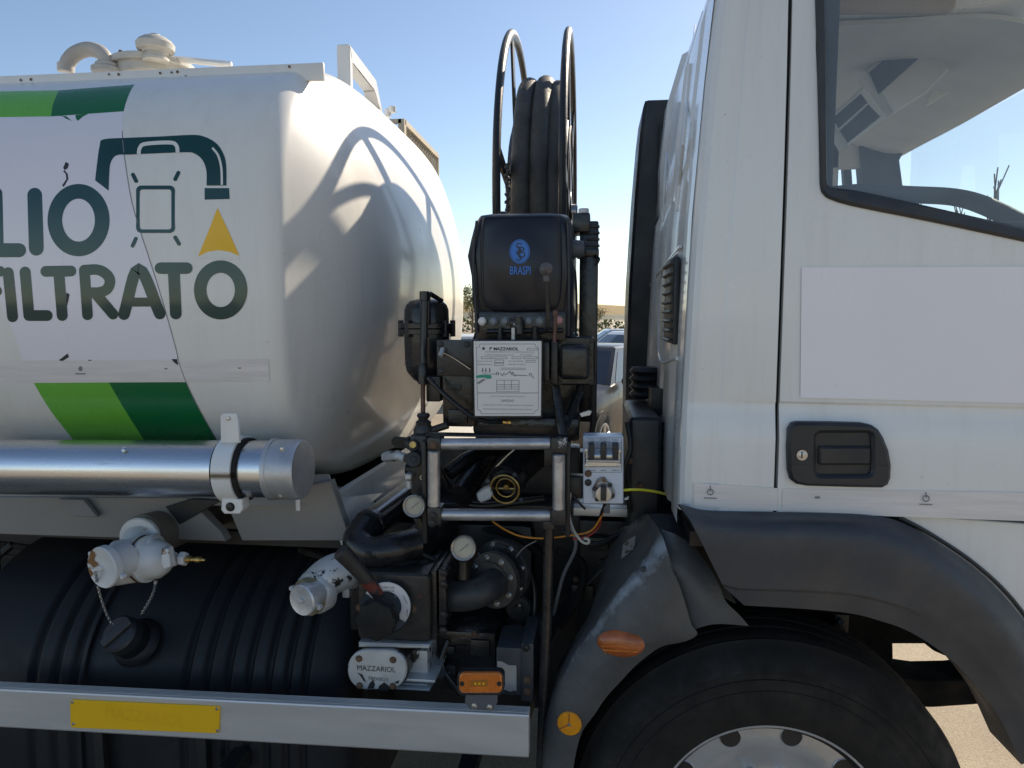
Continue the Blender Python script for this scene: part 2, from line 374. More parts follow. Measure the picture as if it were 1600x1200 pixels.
# ---------------------------------------------------------------- ground, hills
def ground_mat():
    m = bpy.data.materials.new('worn_asphalt'); m.use_nodes = True
    n = m.node_tree.nodes; l = m.node_tree.links; b = n['Principled BSDF']; tc = n.new('ShaderNodeTexCoord')
    def noise(sc, det=6):
        t = n.new('ShaderNodeTexNoise'); t.inputs['Scale'].default_value = sc; t.inputs['Detail'].default_value = det; l.new(tc.outputs['Object'], t.inputs['Vector']); return t.outputs['Fac']
    vo = n.new('ShaderNodeTexVoronoi'); vo.inputs['Scale'].default_value = 170; l.new(tc.outputs['Object'], vo.inputs['Vector'])
    r = n.new('ShaderNodeValToRGB'); r.color_ramp.elements[0].color = (.25, .205, .15, 1); r.color_ramp.elements[1].color = (.43, .36, .255, 1)
    r.color_ramp.elements[0].position = .35; r.color_ramp.elements[1].position = .65; l.new(noise(.8), r.inputs[0])
    r2 = n.new('ShaderNodeValToRGB'); r2.color_ramp.elements[0].color = (.62, .62, .62, 1); r2.color_ramp.elements[1].color = (1.15, 1.15, 1.15, 1)
    r2.color_ramp.elements[0].position = .0; r2.color_ramp.elements[1].position = 1; l.new(vo.outputs['Color'], r2.inputs[0])
    mx = n.new('ShaderNodeMix'); mx.data_type = 'RGBA'; mx.blend_type = 'MULTIPLY'; mx.inputs[0].default_value = .8
    l.new(r.outputs[0], mx.inputs[6]); l.new(r2.outputs[0], mx.inputs[7]); l.new(mx.outputs[2], b.inputs['Base Color'])
    b.inputs['Roughness'].default_value = .9
    bp = n.new('ShaderNodeBump'); bp.inputs['Strength'].default_value = .35; bp.inputs['Distance'].default_value = .006
    l.new(vo.outputs['Distance'], bp.inputs['Height']); l.new(bp.outputs[0], b.inputs['Normal']); return m
bm = B(); bmesh.ops.create_grid(bm, x_segments=40, y_segments=40, size=900)
bmesh.ops.translate(bm, vec=(0, 0, -.028), verts=bm.verts[:]); obj('ground', bm, ground_mat(), kind='structure', loc=(0, 0, -.028))
M['hill'] = mat('dry_grass_hill', (.30, .22, .10), .95, var=.25, vscale=.02)
M['hill2'] = mat('scrub_hill', (.13, .135, .09), .95, var=.3, vscale=.05)
def ridge(name, Y, x0, x1, h, seed, m):
    rnd = random.Random(seed); bm = B(); rows = []
    n = 90; ph = [rnd.uniform(0, 6) for _ in range(5)]
    for j, (dy, f) in enumerate(((-.10, 0), (-.06, .45), (-.02, .9), (0, 1), (.05, .7), (.12, 0))):
        r = []
        for i in range(n):
            x = x0+(x1-x0)*i/(n-1); e = .72+.16*math.sin(x*.011+ph[0])+.08*math.sin(x*.031+ph[1])+.04*math.sin(x*.09+ph[2])
            r.append(bm.verts.new((x, Y+dy*Y*(1+.1*math.sin(x*.02+ph[3])), -.3+(h*e+.3)*f)))
        rows.append(r)
    for a, b in zip(rows, rows[1:]):
        for i in range(n-1): bm.faces.new((a[i], a[i+1], b[i+1], b[i]))
    return obj(name, bm, m, kind='structure', loc=(0, Y, 0))
ridge('hills', 620, -900, 900, 14, 3, M['hill'])
ridge('hills', 420, -900, 900, 5.2, 5, M['hill2'])

# ---------------------------------------------------------------- the truck
T = thing('tanker_truck', (0, 2.4, 0), 'white fuel tanker truck with dark teal lettering and black pump gear behind its cab', 'tanker truck')
# ---- tank: superellipse section, knuckled and dished front end
TY, TZ, TW, TH, TN = 2.5, 1.604, 1.0, .576, 3.5
TX = P(436, 400, 1.5).x - .050
def sup(a, W_, H_, x):
    c, s = math.cos(a), math.sin(a); e = 2/TN
    return Vector((x, TY+W_*math.copysign(abs(c)**e, c), TZ+H_*math.copysign(abs(s)**e, s)))
NA = 160
def tring(d, x): return [sup(2*math.pi*(k+.5)/NA, TW-d, TH-d, x) for k in range(NA)]
KR = .055
prof = [(0, TX-4.6), (0, TX-2.5), (0, TX-1.2), (0, TX-.3), (0, TX-.02)]
prof += [(KR*(1-math.cos(a)), TX+KR*math.sin(a)) for a in [math.radians(q) for q in range(0, 74, 6)]]
d0, x0 = prof[-1]
for k in range(1, 15):
    t = k/14; prof.append((d0+(TH*.97-d0)*t, x0+.116*(1-(1-t)**2.1)))
bm = B(); loft(bm, [tring(d, x) for d, x in prof])
tank = obj('tank_shell', bm, M['tank_paint'], T, ang=.9)
def F_(y, z): return abs((y-TY)/TW)**TN+abs((z-TZ)/TH)**TN
def th(u, v, off=.0):
    off *= .16
    """point of the tank's near side seen at pixel (u,v), lifted off along its normal"""
    d = ray(u, v); a, b = .9, 2.4
    for _ in range(40):
        m = (a+b)/2; y = m; q = C0+d*(m/d.y)
        if F_(q.y, q.z) > 1: a = m
        else: b = m
    if b > 2.39:    # the ray grazes past the section: nearest approach
        a = min((.9+i*.01 for i in range(150)), key=lambda m: F_(m, (C0+d*(m/d.y)).z))
    q = C0+d*(a/d.y); gy = TN*abs((q.y-TY)/TW)**(TN-1)/TW; gz = math.copysign(abs((q.z-TZ)/TH)**(TN-1)/TH*TN, q.z-TZ)
    return q+Vector((0, -gy, gz)).normalized()*off
def side(x, z, off=.0):
    q = 1-abs((z-TZ)/TH)**TN; y = TY-TW*max(q, 0)**(1/TN)
    gy = abs((y-TY)/TW)**(TN-1)/TW; gz = math.copysign(abs((z-TZ)/TH)**(TN-1)/TH, z-TZ)
    return Vector((x, y, z))+Vector((0, -gy, gz)).normalized()*off
def film(name, left, right, off, m, nv=24, nu=10, label=None, parent=None):
    """sticker on the tank side between two pixel curves (lists of points, same meaning top to bottom)"""
    L = cat([(a, b, 0) for a, b in left], 8); R = cat([(a, b, 0) for a, b in right], 8)
    def rs(c, t):
        x = t*(len(c)-1); i = min(int(x), len(c)-2); return c[i].lerp(c[i+1], x-i)
    bm = B(); g = []
    for i in range(nv+1):
        a, b = rs(L, i/nv), rs(R, i/nv); r = []
        for j in range(nu+1):
            q = a.lerp(b, j/nu); w = th(q.x, q.y, off); r.append(bm.verts.new(w))
        g.append(r)
    for i in range(nv):
        for j in range(nu): bm.faces.new((g[i][j], g[i][j+1], g[i+1][j+1], g[i+1][j]))
    return obj(name, bm, m, parent or tank, label)
def lineat(pts, v):
    for (a, b), (c, d) in zip(pts, pts[1:]):
        if b <= v <= d or d <= v <= b: return a+(c-a)*(v-b)/((d-b) or 1)
    return pts[-1][0]
Rb = [(219, 121), (205, 140), (197, 160), (193, 178), (191, 205), (194, 240), (205, 310), (219, 360), (232, 400), (254, 470), (275, 545), (279, 563), (291, 597), (312, 640), (340, 690)]
Lb = [(-60, 250), (-45, 330), (-30, 400), (-5, 460), (15, 505), (34, 560), (37, 566), (52, 597), (78, 640), (115, 688)]
Mb = [(170, 597), (195, 640), (226, 689)]
def seg(pts, v0, v1): return [(lineat(pts, v0), v0)]+[p for p in pts if v0 < p[1] < v1]+[(lineat(pts, v1), v1)]
film('white_panel_film', [(-60, 178), (-60, 300), (-34, 390), (15, 505), (36, 563)], seg(Rb, 174, 563), .0010, M['sticker'], 60, 16, 'white film sweeping across the tank side behind the lettering')
film('dark_green_band', [(98, 127), (88, 150), (82, 166), (80, 182)], [(219, 121), (205, 140), (197, 160), (193, 174)], .0016, M['green_d'], 10, 12, 'dark green band at the top of the tank side')
film('light_green_band', [(-60, 134), (-60, 184)], [(98, 127), (88, 150), (82, 166), (80, 182)], .0016, M['green_l'], 10, 8, 'light green band at the top of the tank side')
film('dark_green_band', seg(Mb, 597, 688), seg(Rb, 597, 688), .0016, M['green_d'], 16, 10, 'dark green band low on the tank side')
film('light_green_band', seg(Lb, 597, 688), seg(Mb, 597, 688), .0016, M['green_l'], 16, 10, 'light green band low on the tank side')
film('reflective_strip', [(-60, 566), (-60, 599)], [(419, 561), (421, 596)], .0030, M['strip'], 4, 40, 'white reflective strip along the tank side')
# seams, dings and dark scabs
def rib(name, pts, w, off, m, parent=None, n=8, label=None, cap=False):
    """line of the given pixel width drawn on the tank side"""
    C = cat([(a, b, 0) for a, b in pts], n); bm = B(); L = []; R = []
    for i, c in enumerate(C):
        t = C[min(i+1, len(C)-1)]-C[max(i-1, 0)]; t.normalize(); nn = Vector((-t.y, t.x, 0)); ww = (w(i/(len(C)-1)) if callable(w) else w)/2
        L.append(bm.verts.new(th(*(c+nn*ww).xy, off))); R.append(bm.verts.new(th(*(c-nn*ww).xy, off)))
    for i in range(len(C)-1): bm.faces.new((L[i], L[i+1], R[i+1], R[i]))
    if cap:
        for c, t, A, Bv in ((C[0], C[0]-C[1], L[0], R[0]), (C[-1], C[-1]-C[-2], R[-1], L[-1])):
            t = t.normalized(); nn = Vector((-t.y, t.x, 0)); ww = w/2
            st = A.co.copy(); arc = []
            s = 1 if A is L[0] else -1
            # start side: from A round the end to Bv
            ctr = bm.verts.new(th(*c.xy, off)); p0 = [A]
            sgn = -1 if A is L[0] else -1
            base = nn*(-1) 
            for k in range(1, 8):
                a = math.pi*k/8; q = c+base*(math.cos(a)*ww)+t*(math.sin(a)*ww); p0.append(bm.verts.new(th(*q.xy, off)))
            p0.append(Bv)
            for a_, b_ in zip(p0, p0[1:]): bm.faces.new((ctr, a_, b_))
    return obj(name, bm, m, parent or tank, label, flat=False)
rib('film_edge', seg(Rb, 205, 688), 1.2, .0034, M['greyink'])
rib('film_seam', [(98, 290), (98, 400), (100, 480), (107, 563)], 1.6, .0026, M['patch'])
def chip(name, pts, m=None, off=.0036):
    bm = B(); bm.faces.new([bm.verts.new(th(u, v, off)) for u, v in pts]); return obj(name, bm, m or M['ink'], tank, 'torn patch of film')
for q in ([(103, 253), (108, 256), (106, 263), (101, 266), (99, 262)], [(101, 266), (106, 272), (107, 280), (100, 292), (97, 290), (104, 280), (103, 272), (99, 268)],
          [(104, 457), (109, 460), (107, 470), (105, 478), (104, 470)], [(92, 563), (106, 552), (108, 558), (98, 564)], [(268, 561), (277, 561), (279, 571), (272, 566)]):
    chip('torn_film', q)
for q in ([(86, 180), (104, 182), (112, 189), (104, 186), (98, 182)], [(118, 180), (138, 178), (130, 182), (122, 189), (119, 186)]): chip('torn_film', q, M['green_d'])
for q in ((259, 576), (374, 575), (140, 563)):
    chip('scuff', [(q[0]-2, q[1]-1), (q[0]+3, q[1]-1), (q[0]+3, q[1]+1), (q[0]-2, q[1]+1)], M['greyink'])
# lettering
tealo = .0040
def stroke(name, pts, w, parent=None, off=[tealo]):
    off[0] += .00012; return rib(name, pts, w, off[0], M['teal'], parent, cap=True, n=6)
def letter(nm, strokes, w):
    for s in strokes: stroke('letter_'+nm, s, w)
def ringf(name, cx, cy, rx, ry, w, off=[.0040]):
    off[0] += .00012; bm = B(); n = 48; A = []; Bq = []
    for k in range(n):
        c, s = math.cos(2*math.pi*k/n), math.sin(2*math.pi*k/n)
        A.append(bm.verts.new(th(cx+(rx+w/2)*c, cy+(ry+w/2)*s, off[0]))); Bq.append(bm.verts.new(th(cx+(rx-w/2)*c, cy+(ry-w/2)*s, off[0])))
    for k in range(n): j = (k+1) % n; bm.faces.new((A[k], A[j], Bq[j], Bq[k]))
    return obj(name, bm, M['teal'], tank)
letter('l', [[(-7, 303), (-5, 391)], [(-5, 391), (30, 391)]], 22)
letter('i', [[(54.5, 305), (57, 388)]], 23)
ringf('letter_o', 123, 344, 37, 45, 23)
letter('f', [[(-26, 425), (-18, 495)], [(-26, 424), (0, 424)], [(-22, 455), (-5, 455)]], 17)
letter('i', [[(13, 426), (20, 495)]], 17)
letter('l', [[(39.5, 425), (45.5, 493)], [(45.5, 493), (74, 493)]], 17)
letter('t', [[(72, 424), (111, 423.5)], [(92, 424), (97.5, 493)]], 17)
letter('r', [[(132, 422), (137, 492)], [(132, 422), (153, 421.5), (167, 429), (172, 440), (167, 452), (154, 457), (136, 457)], [(148, 457), (177, 491)]], 16.5)
letter('a', [[(194, 491), (217, 420), (250, 490)]], 18); letter('a', [[(205, 472), (238, 472)]], 14)
letter('t', [[(251, 419), (292, 419)], [(271.5, 419), (275, 490)]], 18)
ringf('letter_o', 345, 453, 32, 36.5, 19.5)
# nozzle emblem
def strip2(name, A, Bq, off, m, n=6, parent=None):
    a = cat([(p[0], p[1], 0) for p in A], n); b = cat([(p[0], p[1], 0) for p in Bq], n); bm = B()
    va = [bm.verts.new(th(*q.xy, off)) for q in a]; vb = [bm.verts.new(th(*q.xy, off)) for q in b]
    for i in range(len(a)-1): bm.faces.new((va[i], va[i+1], vb[i+1], vb[i]))
    return obj(name, bm, m, parent or tank)
em = strip2('nozzle_emblem', [(149, 282), (152, 255), (156, 228), (162, 218), (200, 215.5), (250, 213.5), (300, 211), (320, 214), (338, 224), (349, 240), (353.5, 258), (354, 290)],
       [(170, 298), (171, 272), (173, 255), (182, 243), (205, 241.5), (250, 239.5), (293, 238), (304, 240), (314, 247), (320, 257), (323, 270), (323, 290)], .0046, M['teal'])
def sub(nm, pts, w, m, off): 
    o = rib(nm, pts, w, off, m, em, cap=False); return o
sub('emblem_highlight', [(332, 231), (341, 243), (346, 262), (347, 289)], 3.4, M['tank_paint'], .0050)
sub('emblem_handle', [(217, 241), (219, 231), (228, 225), (266, 223), (276, 228), (278, 239)], 6, M['tank_paint'], .0052)
sub('emblem_handle', [(225, 236), (264, 234)], 8, M['teal'], .0056)
strip2('emblem_tip', [(320, 294), (358, 294)], [(320, 312), (359, 311)], .0048, M['teal'], parent=em)
bm = B(); A = []; Bq = []
for (x0, y0, x1, y1, r, L) in ((213, 290, 273.5, 364, 8, A), (218.5, 296, 268, 358.5, 4, Bq)):
    L += [bm.verts.new(th(u, v, .0049)) for u, v in rr(x0, y0, x1, y1, r)]
for k in range(len(A)): j = (k+1) % len(A); bm.faces.new((A[k], A[j], Bq[j], Bq[k]))
obj('emblem_can', bm, M['teal'], em)
for q in ([(208, 273), (213, 283)], [(279, 270), (274, 280)], [(212.5, 373), (207.5, 384)], [(274, 371), (280, 381)]):
    rib('emblem_tick', q, 6, .0049, M['teal'], em, cap=True)
strip2('yellow_arrow', [(340, 325), (326, 361), (310, 400)], [(340, 325), (358, 363), (374, 399)], .0047, M['yellow'], parent=em)
bm = B(); c = [bm.verts.new(th(u, v, .0051)) for u, v in ((310, 401), (325, 393.5), (342, 391), (359, 393.5), (374, 400), (374, 404), (310, 404))]
bm.faces.new(c); obj('arrow_notch', bm, M['tank_paint'], em)
for (u, v) in ((126, 577),):
    bm = B()
    for q in (ell(u, v-1, 3.4, 4, 12),): bm.faces.new([bm.verts.new(th(a, b, .0036)) for a, b in q])
    obj('strip_mark', bm, M['greyink'], tank); rib('strip_mark', [(u-8, v+7), (u+8, v+7)], 2, .0037, M['greyink'])

# ---- top of tank
xt0 = P(-90, 115, 1.75).x; xt1 = P(521, 100, 1.72).x
a, b = P(-60, 135, 1.70), P(505, 97, 1.70)
zt = 2.165
bm = B(); box(bm, (a.x-.4, 1.70, 2.065), (b.x, 1.712, b.z), .003); obj('spill_rail', bm, M['tank_paint'], T, 'low white coaming along the tank top with rust spots')
for (u, v) in ((32, 120), (33, 126), (48, 119), (170, 111), (185, 111), (250, 109), (268, 108), (277, 107), (290, 114), (452, 99)):
    bm = B(); bmesh.ops.create_circle(bm, cap_ends=True, segments=7, radius=px(1.8+random.random(), 1.7), matrix=Matrix.Translation(P(u, v+5, 1.698)) @ Matrix.Rotation(math.pi/2, 4, 'X'))
    obj('rust_spot', bm, M['rust'], T)
M['dustyflange'] = mat('dusty_flange_paint', (.46, .44, .40), .5, var=.15, vscale=14, bump=.3)
# curved vent pipe
Yp = 2.15
bm = B(); pp = [P(u, v, Yp) for u, v in ((104, 112), (106, 98), (118, 84), (138, 77), (157, 82), (166, 95), (167, 112))]
tube(bm, cat(pp, 6), px(11.5, Yp), 18); vp = obj('vent_pipe', bm, mat('grey_dusty_paint', (.42, .39, .35), .5, var=.15, vscale=14, bump=.3), T, 'dusty grey gooseneck vent pipe on the tank top')
bm = B(); cyl(bm, P(167, 108, Yp), (0, 0, 1), px(9, Yp), px(17, Yp)); cyl(bm, P(166, 114, Yp), (0, 0, 1), px(8, Yp), px(22, Yp)); obj('flange', bm, M['dustyflange'], vp)
bm = B(); cyl(bm, P(97, 112, Yp), (0, 0, 1), px(14, Yp), px(7, Yp)); obj('flange', bm, M['dustyflange'], vp)
# mushroom vent and manhole lid
c = P(244, 96, Yp); s = px(1, Yp)
bm = B(); lathe(bm, c, (0, 0, 1), [(0, 0), (0, 20*s), (4*s, 20*s), (5*s, 16*s), (11*s, 16*s), (12*s, 19*s), (15*s, 20*s), (16*s, 22*s), (17*s, 28*s), (26*s, 29*s), (31*s, 25*s), (36*s, 18*s), (39*s, 9*s), (41*s, 8*s), (41*s, 0)], 36)
M['grimy'] = mat('grimy_white_paint', (.50, .48, .43), .5, var=.15, vscale=12, bump=.25, dust=.3, col2=(.16, .12, .08), mix2=(.66, .74), scale2=14)
obj('mushroom_vent', bm, M['grimy'], T, 'white mushroom shaped breather vent')
bm = B(); c2 = P(240, 111, Yp+.1); cyl(bm, c2, (0, 0, 1), px(10, Yp), px(66, Yp), 40); cyl(bm, c2-Vector((0, 0, .03)), (0, 0, 1), .04, px(58, Yp), 40); obj('manhole_lid', bm, M['grimy'], T)
for k in range(10):
    bm = B(); t = 2*math.pi*k/10; cyl(bm, c2+Vector((math.cos(t), math.sin(t), 0))*px(60, Yp)+Vector((0, 0, px(9, Yp))), (0, 0, 1), px(5, Yp), px(3, Yp), 8); obj('lid_bolt', bm, M['rust'], T)
bm = B(); cyl2(bm, P(255, 90, 2.3), P(352, 100, 2.0), px(5, 2.1), 8); cyl2(bm, P(345, 100, 2.0), P(362, 100, 2.0), px(4, 2.0), 10); obj('lid_bracket', bm, M['tank_paint'], T)
# white loop handle at the front corner
xh = P(523, 110, 1.86).x
def yz(pts, x): return [PX(u, v, x) for u, v in pts]
bm = B(); o_ = yz([(523, 117), (541, 71), (590, 128), (596, 158)], xh+.03)
# built as a frame of four square bars in a plane square to the truck's length
q = [P(523, 125, 1.80), P(536, 71, 1.80)]
xh = q[1].x+.02
fr = [(1.80, PX(536, 120, xh).z), (1.80, P(540, 72, 1.8).z), (2.22, P(584, 130, 2.22).z), (2.28, P(592, 168, 2.28).z)]
z0 = P(536, 71, 1.80).z
xh = P(536, 71, 2.12).x; zA = P(541, 69, 2.12).z; zB = P(592, 125, 2.38).z; zC = P(597, 168, 2.47).z
outq = [(2.12, zA), (2.38, zB), (2.47, zC-.05), (2.12, zA-.21)]
innq = [(2.145, zA-.045), (2.36, zB-.04), (2.42, zC-.02), (2.145, zA-.17)]
hw = .02
L4 = [[Vector((xh+sx*hw, y, z)) for y, z in q_] for q_ in (outq, innq) for sx in (-1, 1)]
VV = [[bm.verts.new(p) for p in q_] for q_ in L4]
for k in range(4):
    j_ = (k+1) % 4
    bm.faces.new((VV[0][k], VV[0][j_], VV[1][j_], VV[1][k])); bm.faces.new((VV[2][k], VV[2][j_], VV[3][j_], VV[3][k]))
    bm.faces.new((VV[0][k], VV[0][j_], VV[2][j_], VV[2][k])); bm.faces.new((VV[1][k], VV[1][j_], VV[3][j_], VV[3][k]))
bmesh.ops.bevel(bm, geom=bm.edges[:], offset=.002, segments=2, affect='EDGES')
obj('rail_loop', bm, M['tank_paint'], T, 'white hoop of square bar at the front of the tank top', ang=.5)
bm = B(); cyl(bm, P(613, 176, 2.5), (0, 0, 1), px(9, 2.5), px(6, 2.5), 12); cyl(bm, P(606, 174, 2.5)-Vector((0, 0, .02)), (0, 0, 1), px(12, 2.5), px(5, 2.5), 12); obj('lifting_lug', bm, M['tank_paint'], T)
# expanded metal walkway screen
bm = B(); xm = P(632, 210, 2.75).x; y0, y1 = 2.72, 3.30; zb, ztp = PX(632, 260, xm).z-.10, PX(640, 203, xm).z
n = 15
for k in range(-4, n):
    for s_ in (1, -1):
        ya = y0+(y1-y0)*k/n; 
        p0 = (ya if s_ > 0 else ya+.14); p1 = (ya+.14 if s_ > 0 else ya)
        a_, b_ = Vector((xm, p0, zb)), Vector((xm, p1, ztp))
        if min(p0, p1) < y0-.001 or max(p0, p1) > y1: continue
        tube(bm, [a_, b_], .006, 4)
box(bm, (xm-.012, y0, ztp-.008), (xm+.012, y1, ztp+.012)); box(bm, (xm-.012, y0-.015, zb), (xm+.012, y0+.012, ztp+.01)); box(bm, (xm-.012, y1, zb), (xm+.012, y1+.015, ztp+.01)); box(bm, (xm-.2, y0-.015, ztp-.006), (xm, y0, ztp+.01))
obj('walkway_screen', bm, mat('galvanised_mesh', (.42, .37, .28), .6, .2), T, 'perforated metal walkway screen on the far side of the tank top')

# ---- skirts and cradle below the tank
def quad(name, pts, Y, d, m, label=None, b=.002): 
    bm = B(); plate(bm, pts, Y, d, b); return obj(name, bm, m, T, label)
M['skirt'] = mat('grey_white_skirt', (.22, .22, .22), .4, var=.06, vscale=3, dust=.3)
quad('tank_skirt', [(-80, 776), (292, 778), (345, 832), (352, 846), (-80, 832)], 1.62, .03, M['skirt'], 'pale lower skirt panel under the tank')
quad('tank_skirt', [(352, 782), (516, 752), (548, 845), (378, 845)], 1.63, .03, M['skirt'], 'pale lower skirt panel behind the aluminium tube')
bm = B(); sheet(bm, [[(-80, 740, 1.66), (100, 742, 1.66), (300, 744, 1.66), (440, 744, 1.66), (515, 742, 1.68)], [(-80, 790, 1.64), (100, 790, 1.64), (300, 790, 1.64), (440, 790, 1.64), (530, 790, 1.66)]], 2, 2, .02)
obj('tank_skirt', bm, M['skirt'], T)
# gusset at the front of the cradle, square to the truck
bm = B(); xg = P(518, 760, 1.64).x; g = [PX(u, v, xg) for u, v in ((518, 752), (600, 738), (600, 790), (548, 845))]
g = [Vector((xg, 1.64, TZ-TH+.03)), Vector((xg+.06, 3.35, TZ-TH+.03)), Vector((xg+.10, 3.35, .70)), Vector((P(550, 848, 1.66).x, 1.64, P(550, 848, 1.66).z))]
loft(bm, [g, [p+Vector((-.02, 0, 0)) for p in g]]); obj('cradle_gusset', bm, M['cab_paint'], T, 'flat white gusset plate under the front of the tank')
bm = B(); box(bm, (-4.5, 1.68, .92), (P(548, 850, 1.68).x, 1.70, P(200, 828, 1.66).z)); obj('cradle_beam', bm, M['black_metal'], T)
quad('skirt_bracket', [(91, 780), (130, 781), (152, 808), (115, 807)], 1.60, .012, M['greyink'])
quad('skirt_bracket', [(258, 792), (300, 779), (345, 782), (280, 820)], 1.612, .006, M['black_metal'])
# ---- aluminium storage tube with its clamp
Yt = 1.44
def pt(u, v, Y): return P(u, v, Y)
pa, pb = P(-60, 729, 1.47), P(437, 733, 1.47); rt_ = px(48.5, 1.44)
bm = B(); cyl2(bm, pa, pb, rt_, 48, .001); tb = obj('storage_tube', bm, M['alu'], T, 'long bare aluminium tube slung below the tank side')
bm = B(); ax = (pb-pa).normalized(); e = pb-ax*px(12, 1.44)
lathe(bm, e, ax, [(0, rt_+.0005), (.0005, rt_+.005), (px(8, 1.4), rt_+.005), (px(9, 1.4), rt_+.003), (px(52, 1.4), rt_+.003), (px(56, 1.4), rt_), (px(57, 1.4), rt_*.9), (px(57, 1.4), 0)], 48)
cp = obj('tube_cap', bm, M['cast'] if 0 else mat('dull_aluminium_cap', (.55, .56, .58), .45, .7, var=.15, vscale=10, bump=.1), tb, 'dull aluminium end cap')
bm = B(); cyl(bm, P(466, 785, 1.44)-Vector((0, 0, px(14, 1.4))), (0, 0, 1), px(20, 1.4), px(5, 1.4), 12); obj('drain_stub', bm, M['cast'], tb)
for (u, v) in ((441, 702), (438, 773)):
    bm = B(); bolt(bm, P(u, v, 1.412 if v < 720 else 1.425), (0, -1, 0), px(3, 1.4)); obj('screw', bm, M['steel'], tb)
bm = B(); bolt(bm, P(194, 703, 1.425), (0, -1, .3), px(3.5, 1.4)); obj('screw', bm, M['steel'], tb)
# clamp: black liner and white band
cx = P(361, 733, 1.44); cdir = ax
def band(bm, c0, w, r0, r1, a0=0, a1=360, n=44):
    _, x, y = basis(ax, (0, -1, 0)); pts = []
    rings = []
    for k in range(n+1):
        t = math.radians(a0+(a1-a0)*k/n); d = x*math.cos(t)+y*math.sin(t)
        rings.append([c0-ax*w/2+d*r0, c0+ax*w/2+d*r0, c0+ax*w/2+d*r1, c0-ax*w/2+d*r1])
    loft(bm, rings, cap=True)
cc = pa.lerp(pb, (cx.x-pa.x)/(pb.x-pa.x))
bm = B(); band(bm, cc, px(46, 1.4), rt_+.0005, rt_+.006); obj('clamp_liner', bm, M['rubber'], T)
bm = B(); band(bm, cc-ax*.002, px(34, 1.4), rt_+.006, rt_+.011); cl = obj('tube_clamp', bm, M['cab_paint'], T, 'white metal clamp band holding the tube')
quadw = [(344, 650), (348, 646), (368, 646), (371, 651), (374, 692), (345, 692)]
bm = B(); plate(bm, quadw, 1.425, .008, .001); o = obj('clamp_tab', bm, M['cab_paint'], cl)
bm = B(); bolt(bm, P(357, 654, 1.425), (0, -1, 0), px(3, 1.4)); obj('clamp_bolt', bm, M['steel'], cl)
bm = B(); plate(bm, [(346, 780), (378, 780), (379, 796), (374, 803), (350, 803), (345, 797)], 1.42, .03, .002); obj('clamp_tab', bm, M['cab_paint'], cl)
bm = B(); bolt(bm, P(360, 792, 1.42), (0, -1, 0), px(6, 1.4)); obj('clamp_bolt', bm, M['black_metal'], cl)

# ---- chassis behind
bm = B(); box(bm, (-4.5, 1.95, .72), (1.5, 2.02, .98), .004); box(bm, (-4.5, 1.90, .965), (1.5, 2.0, .985), .002); obj('chassis_rail', bm, M['black_metal'], T, 'black chassis rail')
bm = B(); box(bm, (-4.5, 2.72, .72), (1.5, 2.80, .98), .004); obj('chassis_rail', bm, M['black_metal'], T)
for x in (-3.4, -2.6, -1.8, -1.2, -.5, .1): bm = B(); box(bm, (x, 2.02, .74), (x+.08, 2.72, .94), .004); obj('crossmember', bm, M['black_metal'], T)
bm = B(); box(bm, (-1.5, 1.90, .35), (-.16, 2.30, .93), .03); box(bm, (-.35, 2.05, .30), (.30, 2.6, .80), .05); cyl2(bm, (-.6, 2.35, .55), (.4, 2.35, .6), .15, 24); obj('gearbox', bm, M['black_metal'], T, 'dark drivetrain housing behind the pump')
bm = B(); box(bm, (P(660, 860, 2.1).x, 2.05, .72), (P(905, 860, 2.1).x, 2.12, P(700, 690, 2.1).z), .01); obj('pump_bay_dark_fill', bm, M['black_metal'], T)  # black panel added to fill the dark depth behind the roller guide
bm = B(); box(bm, (P(905, 820, 1.9).x, 1.9, P(900, 1000, 1.9).z), (P(1060, 820, 1.9).x, 2.1, P(900, 812, 1.9).z), .01); obj('battery_box', bm, M['black_metal'], T)
bm = B(); box(bm, (P(896, 790, 1.75).x, 1.75, P(900, 806, 1.75).z), (P(990, 790, 1.75).x, 1.79, P(900, 793, 1.75).z), .003); obj('bracket_bar', bm, M['alu_rail'], T, 'pale metal bar behind the switch box')
bm = B()
for (u, w_) in ((175, 26), (20, 30)): 
    cyl2(bm, P(u, 850, 1.85), P(u-165, 985, 1.75), .012, 10)
cyl2(bm, P(-10, 835, 1.7), P(-2, 1060, 1.7), .014, 10)
for k in range(3): tube(bm, cat([P(160-k*30, 868+k*10, 1.75), P(80-k*20, 920+k*10, 1.70), P(-30, 985+k*18, 1.68)], 6), .010, 8)
obj('support_stay', bm, M['black_metal'], T)

# ---- diesel tank, ribbed black plastic
def dsec(x, g=0, z0=.28):
    zt_ = .875; y0 = 1.50
    # profile from back top to front bottom
    pts = [(2.05, zt_+.0), (1.86, zt_-.005), (1.73, zt_-.03), (1.62, zt_-.095), (1.54, zt_-.19), (1.51, zt_-.30), (1.50, .45), (1.51, .34), (1.58, .24), (1.72, .20), (2.05, .20)]
    return [Vector((x, y+g*(1 if y < 1.8 else 0)*.8, z-g*(1 if z > .6 else -1)*.5)) for y, z in pts]
xa, xb_ = P(-90, 1000, 1.5).x, P(548, 1000, 1.55).x
ribs = [P(u, 1040, 1.5).x for u in (40, 75, 105, 280, 312, 345, 378, 410, 440, 468)]
N = 300; rings = []
for i in range(N+1):
    x = xa+(xb_-xa)*i/N; g = 0
    for r_ in ribs:
        d = abs(x-r_)/px(11, 1.5)
        if d < 1: g = max(g, (0.5+.5*math.cos(math.pi*d))*.016)
    e = max(0, (x-(xb_-.07))/.07); g += .06*(1-math.sqrt(max(0, 1-e*e)))
    g += .012*(1 if P(120, 1040, 1.5).x < x < P(265, 1040, 1.5).x else 0)
    rings.append(cat(dsec(x, g), 4))
